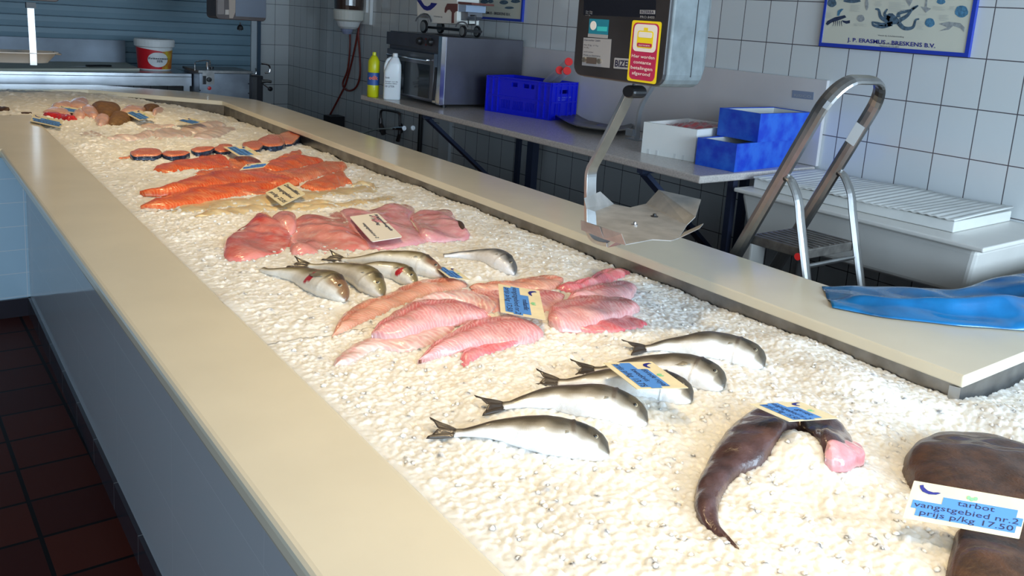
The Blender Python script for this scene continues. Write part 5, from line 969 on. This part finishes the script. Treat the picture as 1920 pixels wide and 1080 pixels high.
# ================================================================== far wall, bench and machine
shm = mat('shutter_blue_grey', (.20, .32, .40), .4, noise=.1, nscale=3)
sh = thing('roller_shutter', (1.0, 8.47, .75), 'blue grey roller shutter with horizontal slats across the far wall', 'shutter')
mb = MB(); G = []; zs = []
z = 1.047 - .0983 * 4
while z < 2.6:
    for (f, y) in ((0, 8.474), (.04, 8.452), (.5, 8.446), (.93, 8.452), (.97, 8.474)): zs.append((z + f * .0983, y))
    z += .0983
mb.grid([[(x, y, z) for x in (-3.9, 3.147)] for z, y in zs]); mk('slat_curtain', mb, shm, sh, recalc=False, solid=.002)
mk('guide_rail', MB().box((3.150, 8.43, .60), (3.205, YF - .001, 2.7)), mat('rail_white', (.60, .66, .70), .35), sh); mk('guide_rail_edge', MB().box((3.206, 8.41, .60), (3.238, YF - .001, 2.7)), mat('rail_dark', (.05, .09, .14), .4), sh)
be = thing('steel_bench', (.8, 7.85, 0), 'stainless steel bench with backsplash in front of the shutter', 'bench')
zbch = .85; xr_ = pZ(357, 137, zbch).x; yf_ = pZ(100, 134, zbch).y
mk('bench_top', MB().box((-3.5, yf_, zbch - .03), (xr_, 8.30, zbch)), M['steel'], be, bevel=.004); mk('apron', MB().box((-3.5, yf_ + .004, zbch - .105), (xr_ - .002, yf_ + .02, zbch - .031)), M['steel'], be)
mk('backsplash', MB().box((-3.5, 8.28, zbch), (1.95, 8.31, pY(60, 70, 8.29).z)), mat('splash_steel', (.20, .23, .27), .5, .9, noise=.6, nscale=1.6), be)
for x in (xr_ - .06, .2, -1.6): mk('leg', MB().box((x, yf_ + .03, 0), (x + .05, yf_ + .08, zbch - .031)), M['steel'], be)
mk('undershelf', MB().box((-3.4, yf_ + .1, .4), (xr_ - .1, 8.2, .42)), M['dsteel'], be)
cu0, cu1, cu2 = pZ(-40, 133, zbch + .001), pZ(262, 132.5, zbch + .001), pZ(235, 120, zbch + .001)
mk('cutting_board', MB().prism([cu0, cu1, cu2, pZ(-40, 119, zbch + .001)], (0, 0, .018)), mat('board_green_white', (.50, .52, .44), .5), label='pale cutting board on the steel bench under the bucket and knife', cat='cutting board', bevel=.002)
kn = thing('knife', pZ(180, 125, .87), 'knife with black handle lying on the cutting board', 'knife'); k0, k1, k2 = pZ(122, 125, .8705), pZ(162, 125, .8705), pZ(208, 125, .8705)
mk('blade', MB().prism([k0, k1 + Vector((0, -.02, 0)), k1 + Vector((0, .015, 0))], (0, 0, .002)), M['chrome'], kn); mk('handle', MB().tube([k1 + up * .008, k1.lerp(k2, .5) + up * .009, k2 + up * .008], [(.016, .008), (.013, .008), (.017, .008)], 10, flat=(0, 1, 0)), M['black'], kn)
bu = pZ(298, 133, zbch + .001) + Vector((0, .13, 0)); s_ = scale_at(bu); rb = 32 / s_; hb = 57 / s_
bk = thing('sauce_bucket', bu, 'white plastic bucket with red Fritessaus label on the steel bench', 'bucket'); bwm = mat('bucket_white', (.78, .80, .80), .35)
mk('tub', MB().lathe(bu, [(rb * .86, 0), (rb * .90, .006), (rb * 1.0, hb * .78)], 36), bwm, bk, smooth=False); mk('lid', MB().lathe(bu, [(rb * 1.0, hb * .74), (rb * 1.10, hb * .77), (rb * 1.12, hb * .95), (rb * 1.08, hb), (rb * .2, hb)], 36), bwm, bk)
af = math.atan2(-bu.y, -bu.x)
def band(a0, a1, z0, z1, m, nm, off, top=None, n=24):
    mb = MB(); G = []
    for i in range(n + 1):
        a = af + math.radians(a0 + (a1 - a0) * i / n); t = i / n; zt_ = top(t) if top else z1; row = []
        for zf in (z0, (z0 + zt_) / 2, zt_): rr = rb * (.90 + .10 * min(zf / .78, 1)) + off; row.append((bu.x + rr * math.cos(a), bu.y + rr * math.sin(a), bu.z + hb * zf))
        G.append(row)
    mb.grid(G); mk(nm, mb, m, bk, recalc=False)
band(-85, 25, .05, .7, mat('label_red', (.62, .01, .02), .4), 'red_label', .0015, top=lambda t: .74 - .12 * t ** 1.5); band(25, 80, .05, .7, mat('label_yellow', (.65, .50, .05), .4, noise=.6, nscale=14, col2=(.55, .12, .02)), 'yellow_label', .0015, top=lambda t: .62 + .05 * t)
rings = []
for f in (1, .8, .6, .4, .2, .02):
    pts = []
    for k in range(24): a = 2 * math.pi * k / 24; th_ = af + math.radians(12 + 34 * f * math.cos(a)); zf = .36 + .24 * f * math.sin(a); rr = rb * (.90 + .10 * zf / .78) + .004; pts.append((bu.x + rr * math.cos(th_), bu.y + rr * math.sin(th_), bu.z + hb * zf))
    rings.append(pts)
mk('white_oval', MB().loft(rings, caps=False), bwm, bk, recalc=False); cen = Vector((bu.x, bu.y, bu.z + hb * .36)) + Vector((math.cos(af + .2), math.sin(af + .2), 0)) * (rb * .96)
dvb = Vector((math.cos(af + .2), math.sin(af + .2), 0)); svb = Vector((-dvb.y, dvb.x, 0)); f0 = cen + dvb * .010 - svb * rb * .55 + up * hb * .20
words([('Fritessaus', .02, .98, .62, .22), ('35%', .42, .72, .92, .22)], f0, f0 + svb * rb * 1.1, f0 - up * hb * .30, M['ink'], bk, lift=0, offset=.015)
words([('Oliehoorn', .3, .85, .4, .22)], f0 + up * hb * .1, f0 + svb * rb * 1.1 + up * hb * .1, f0 - up * hb * .1, mat('label_red', (.6, 0, 0)), bk, lift=0)
# machine
mc = thing('steel_machine', (2.5, 7.5, 0), 'stainless fish processing machine with a red button behind the far counter', 'machine')
ym = 7.30; mst = mat('machine_steel', (.36, .40, .46), .35, .85, noise=.25, nscale=8); m0 = pY(374, 130, ym); m1 = pY(469, 138, ym)
mk('body', MB().box((m0.x, ym, .30), (m1.x, ym + .42, m1.z)), mst, mc, bevel=.006); mk('lid', MB().box((m0.x - .01, ym - .005, m1.z + .0005), (m1.x + .02, ym + .43, m1.z + .02)), M['dsteel'], mc)
mk('side_unit', MB().box((m1.x + .005, ym + .01, .30), (m1.x + .12, ym + .40, m1.z - .02)), M['dark'], mc, bevel=.005); mk('side_cover', MB().box((m1.x + .02, ym - .004, .60), (m1.x + .06, ym + .009, m1.z - .03)), M['chrome'], mc)
Y3 = lambda x, y, Y=ym: pY(360 + x / 5.4, y / 5.4, Y)
mk('switch_plate', MB().box((Y3(105, 850).x, ym - .004, Y3(105, 855).z), (Y3(225, 735).x, ym + .001, Y3(225, 735).z)), M['dsteel'], mc); mk('switch_knob', MB().lathe(Y3(170, 805, ym - .004), [(.02, 0), (.018, .025), (.001, .026)], 16, axis=(0, -1, 0)), M['black'], mc); mk('switch_lever', MB().box((Y3(105, 0).x, ym - .02, Y3(0, 850).z), (Y3(135, 0).x, ym - .004, Y3(0, 765).z)), M['black'], mc)
mk('red_button', MB().lathe(Y3(175, 893, ym), [(.016, 0), (.015, .008), (.001, .010)], 16, axis=(0, -1, 0)), M['red'], mc)
hz = m1.z + .02
mk('carry_handle', MB().tube(smooth_path([Y3(30, 715, ym - .01), Y3(30, 640, ym), Y3(45, 622, ym + .1), Y3(160, 612, ym + .15), Y3(182, 630, ym + .15), Y3(182, 680, ym + .15)], 4), .006, 8), M['chrome'], mc)
mk('top_valve', MB().cyl((Y3(235, 650).x, ym + .2, hz), (0, 0, 1), .014, .055, 14), M['chrome'], mc); mk('top_knob', MB().cyl((Y3(268, 650).x, ym + .18, hz), (0, 0, 1), .018, .02, 14), M['black'], mc)
mk('side_handle', MB().tube(smooth_path([Y3(*p) for p in ((645, 690), (650, 735), (640, 755), (600, 760))], 4), .006, 8), M['chrome'], mc); mk('crank_wheel', MB().tube(smooth_path([Y3(*p) for p in ((700, 640), (770, 655), (790, 690), (780, 730), (740, 740))], 4), .008, 8), M['chrome'], mc)
mk('crank_lever', MB().tube([Y3(720, 850), Y3(760, 880), Y3(790, 898)], .006, 8), M['chrome'], mc); mk('crank_grip', MB().lathe(Y3(792, 900), [(.001, -.02), (.02, -.008), (.02, .008), (.001, .02)], 14, axis=(0, 1, 0)), M['black'], mc); mk('drive_shaft', MB().tube([Y3(700, 825), Y3(760, 820), Y3(803, 828)], [.02, .014, .012], 10), M['dsteel'], mc)
for (x, y) in ((80, 715), (175, 712), (275, 720), (372, 728), (470, 735), (570, 745), (572, 848), (572, 945), (80, 915)): mk('bolt', MB().cyl(Y3(x, y, ym), (0, -1, 0), .006, .004, 8), M['dark'], mc)
for x in (m0.x + .02, m1.x + .06): mk('leg', MB().box((x, ym + .05, 0), (x + .04, ym + .35, .30)), M['dark'], mc)
mk('meter_box', MB().box((3.43, 7.2, pX(520, 200, 3.45).z - .05), (XW - .0005, 7.35, pX(520, 188, 3.45).z)), M['dark'], label='small dark box low in the far corner behind the counter', cat='box')

# far scales
def far_scale(x0, x1, z0, y, lab, plug=False, panp=False):
    r = thing('hanging_scale', ((x0 + x1) / 2, y, z0), lab, 'scale'); bm_ = mat('far_scale_brown', (.07, .045, .04), .4, noise=.3, nscale=14)
    pf = rrect(x0, x1, z0, z0 + .42, .03); mk('housing', MB().loft([[(x, y, z) for x, z in pf], [(x, y + .22, z) for x, z in pf]]), bm_, r, bevel=.004)
    mk('ceiling_rod', MB().cyl(((x0 + x1) / 2, y + .11, z0 + .42), (0, 0, 1), .02, 2.898 - z0 - .42, 14), M['steel'], r); return r
a, b = pY(405, 38, 6.6), pY(499, 41, 6.6); fs = far_scale(a.x, b.x, b.z + .002, 6.6, 'dark hanging scale over the far end with a plug dangling below')
fq = lambda x, y, d=.001: pY(360 + x / 5.4, y / 5.4, 6.6 - d)
mk('side_plate', MB().box((fq(440, 0).x, 6.596, b.z + .03), (b.x - .004, 6.6, b.z + .41)), mat('far_scale_steel', (.12, .14, .18), .4, .3), fs)
mk('peeling_tape', MB().prism([fq(372, -60), fq(440, -60), fq(440, 120), (fq(415, 185)), fq(378, 185)], (0, .001, 0)), mat('old_tape', (.40, .33, .28), .5), fs)
mk('type_plate', MB().prism([fq(262, -40), fq(325, -40), fq(325, 145), fq(258, 145)], (0, .001, 0)), mat('plate_dim', (.20, .17, .16), .4), fs); mk('small_label', MB().prism([fq(338, 98), fq(374, 98), fq(374, 148), fq(336, 148)], (0, .001, 0)), mat('plate_pale', (.5, .45, .4), .4), fs)
p_ = fq(488, 228); mk('cable', MB().tube([p_, fq(488, 255)], .006, 8), M['black'], fs); c = fq(488, 262); mk('plug', MB().lathe(c, [(.006, .01), (.020, -.004), (.024, -.022), (.022, -.030)], 14), M['black'], fs); mk('plug_pin', MB().cyl(fq(480, 285), (0, 0, -1), .003, .022, 8), M['black'], fs); mk('plug_pin', MB().cyl(fq(497, 285), (0, 0, -1), .003, .022, 8), M['black'], fs)
y3 = 6.55; a = pY(112, 4, y3); f3 = far_scale(a.x - .42, a.x, a.z, y3, 'dark hanging scale at the upper left corner above the white dish')
p3 = thing('scale_pan', pY(60, 120, y3), 'white oval weighing dish hung on a steel strap at the far left', 'scale pan')
s3 = [pY(x, y, y3 - .02) for x, y in ((57, 8), (58, 30), (60, 62), (62, 95), (63, 122))]; mk('strap', MB().tube(s3, (.003, .020), 4, flat=(0, 1, 0)), M['alu'], p3); mk('hook_cap', MB().box((s3[0].x - .028, y3 - .05, s3[0].z - .025), (s3[0].x + .028, y3, s3[0].z + .012)), M['black'], p3)
zd = pY(60, 100, y3).z; cx_ = pY(40, 100, y3).x; mb = MB()
def ov_(sx, sy_, z): return [(cx_ - .02 + sx * math.copysign(abs(math.cos(t)) ** .7, math.cos(t)), y3 + .10 + sy_ * math.sin(t), z) for t in np.linspace(0, 2 * math.pi, 37)[:-1]]
mb.loft([ov_(.26, .13, zd), ov_(.25, .122, zd + .006), ov_(.19, .085, zd - .065), ov_(.01, .01, zd - .067)], caps=False); mk('dish', mb, mat('dish_white', (.75, .75, .74), .3), p3, smooth=True, solid=.003)
mk('dish_handle', MB().tube([(cx_ + .21, y3 + .06, zd - .002), (cx_ + .245, y3 + .07, zd - .006), (cx_ + .245, y3 + .13, zd - .006), (cx_ + .21, y3 + .14, zd - .002)], .007, 8), M['chrome'], p3)
# lamps over the counter (above the picture)
for (x, y, p) in LAMPS:
    l_ = thing('pendant_lamp', (x, y, 2.62), 'white pendant spot over the ice counter', 'lamp', 'pendant lamps over the ice'); mk('shade', MB().lathe((x, y, 2.60), [(.17, 0), (.12, .10), (.05, .16), (.03, .17)], 24), M['white'], l_, smooth=True); mk('stem', MB().cyl((x, y, 2.77), (0, 0, 1), .012, .128, 10), M['white'], l_)
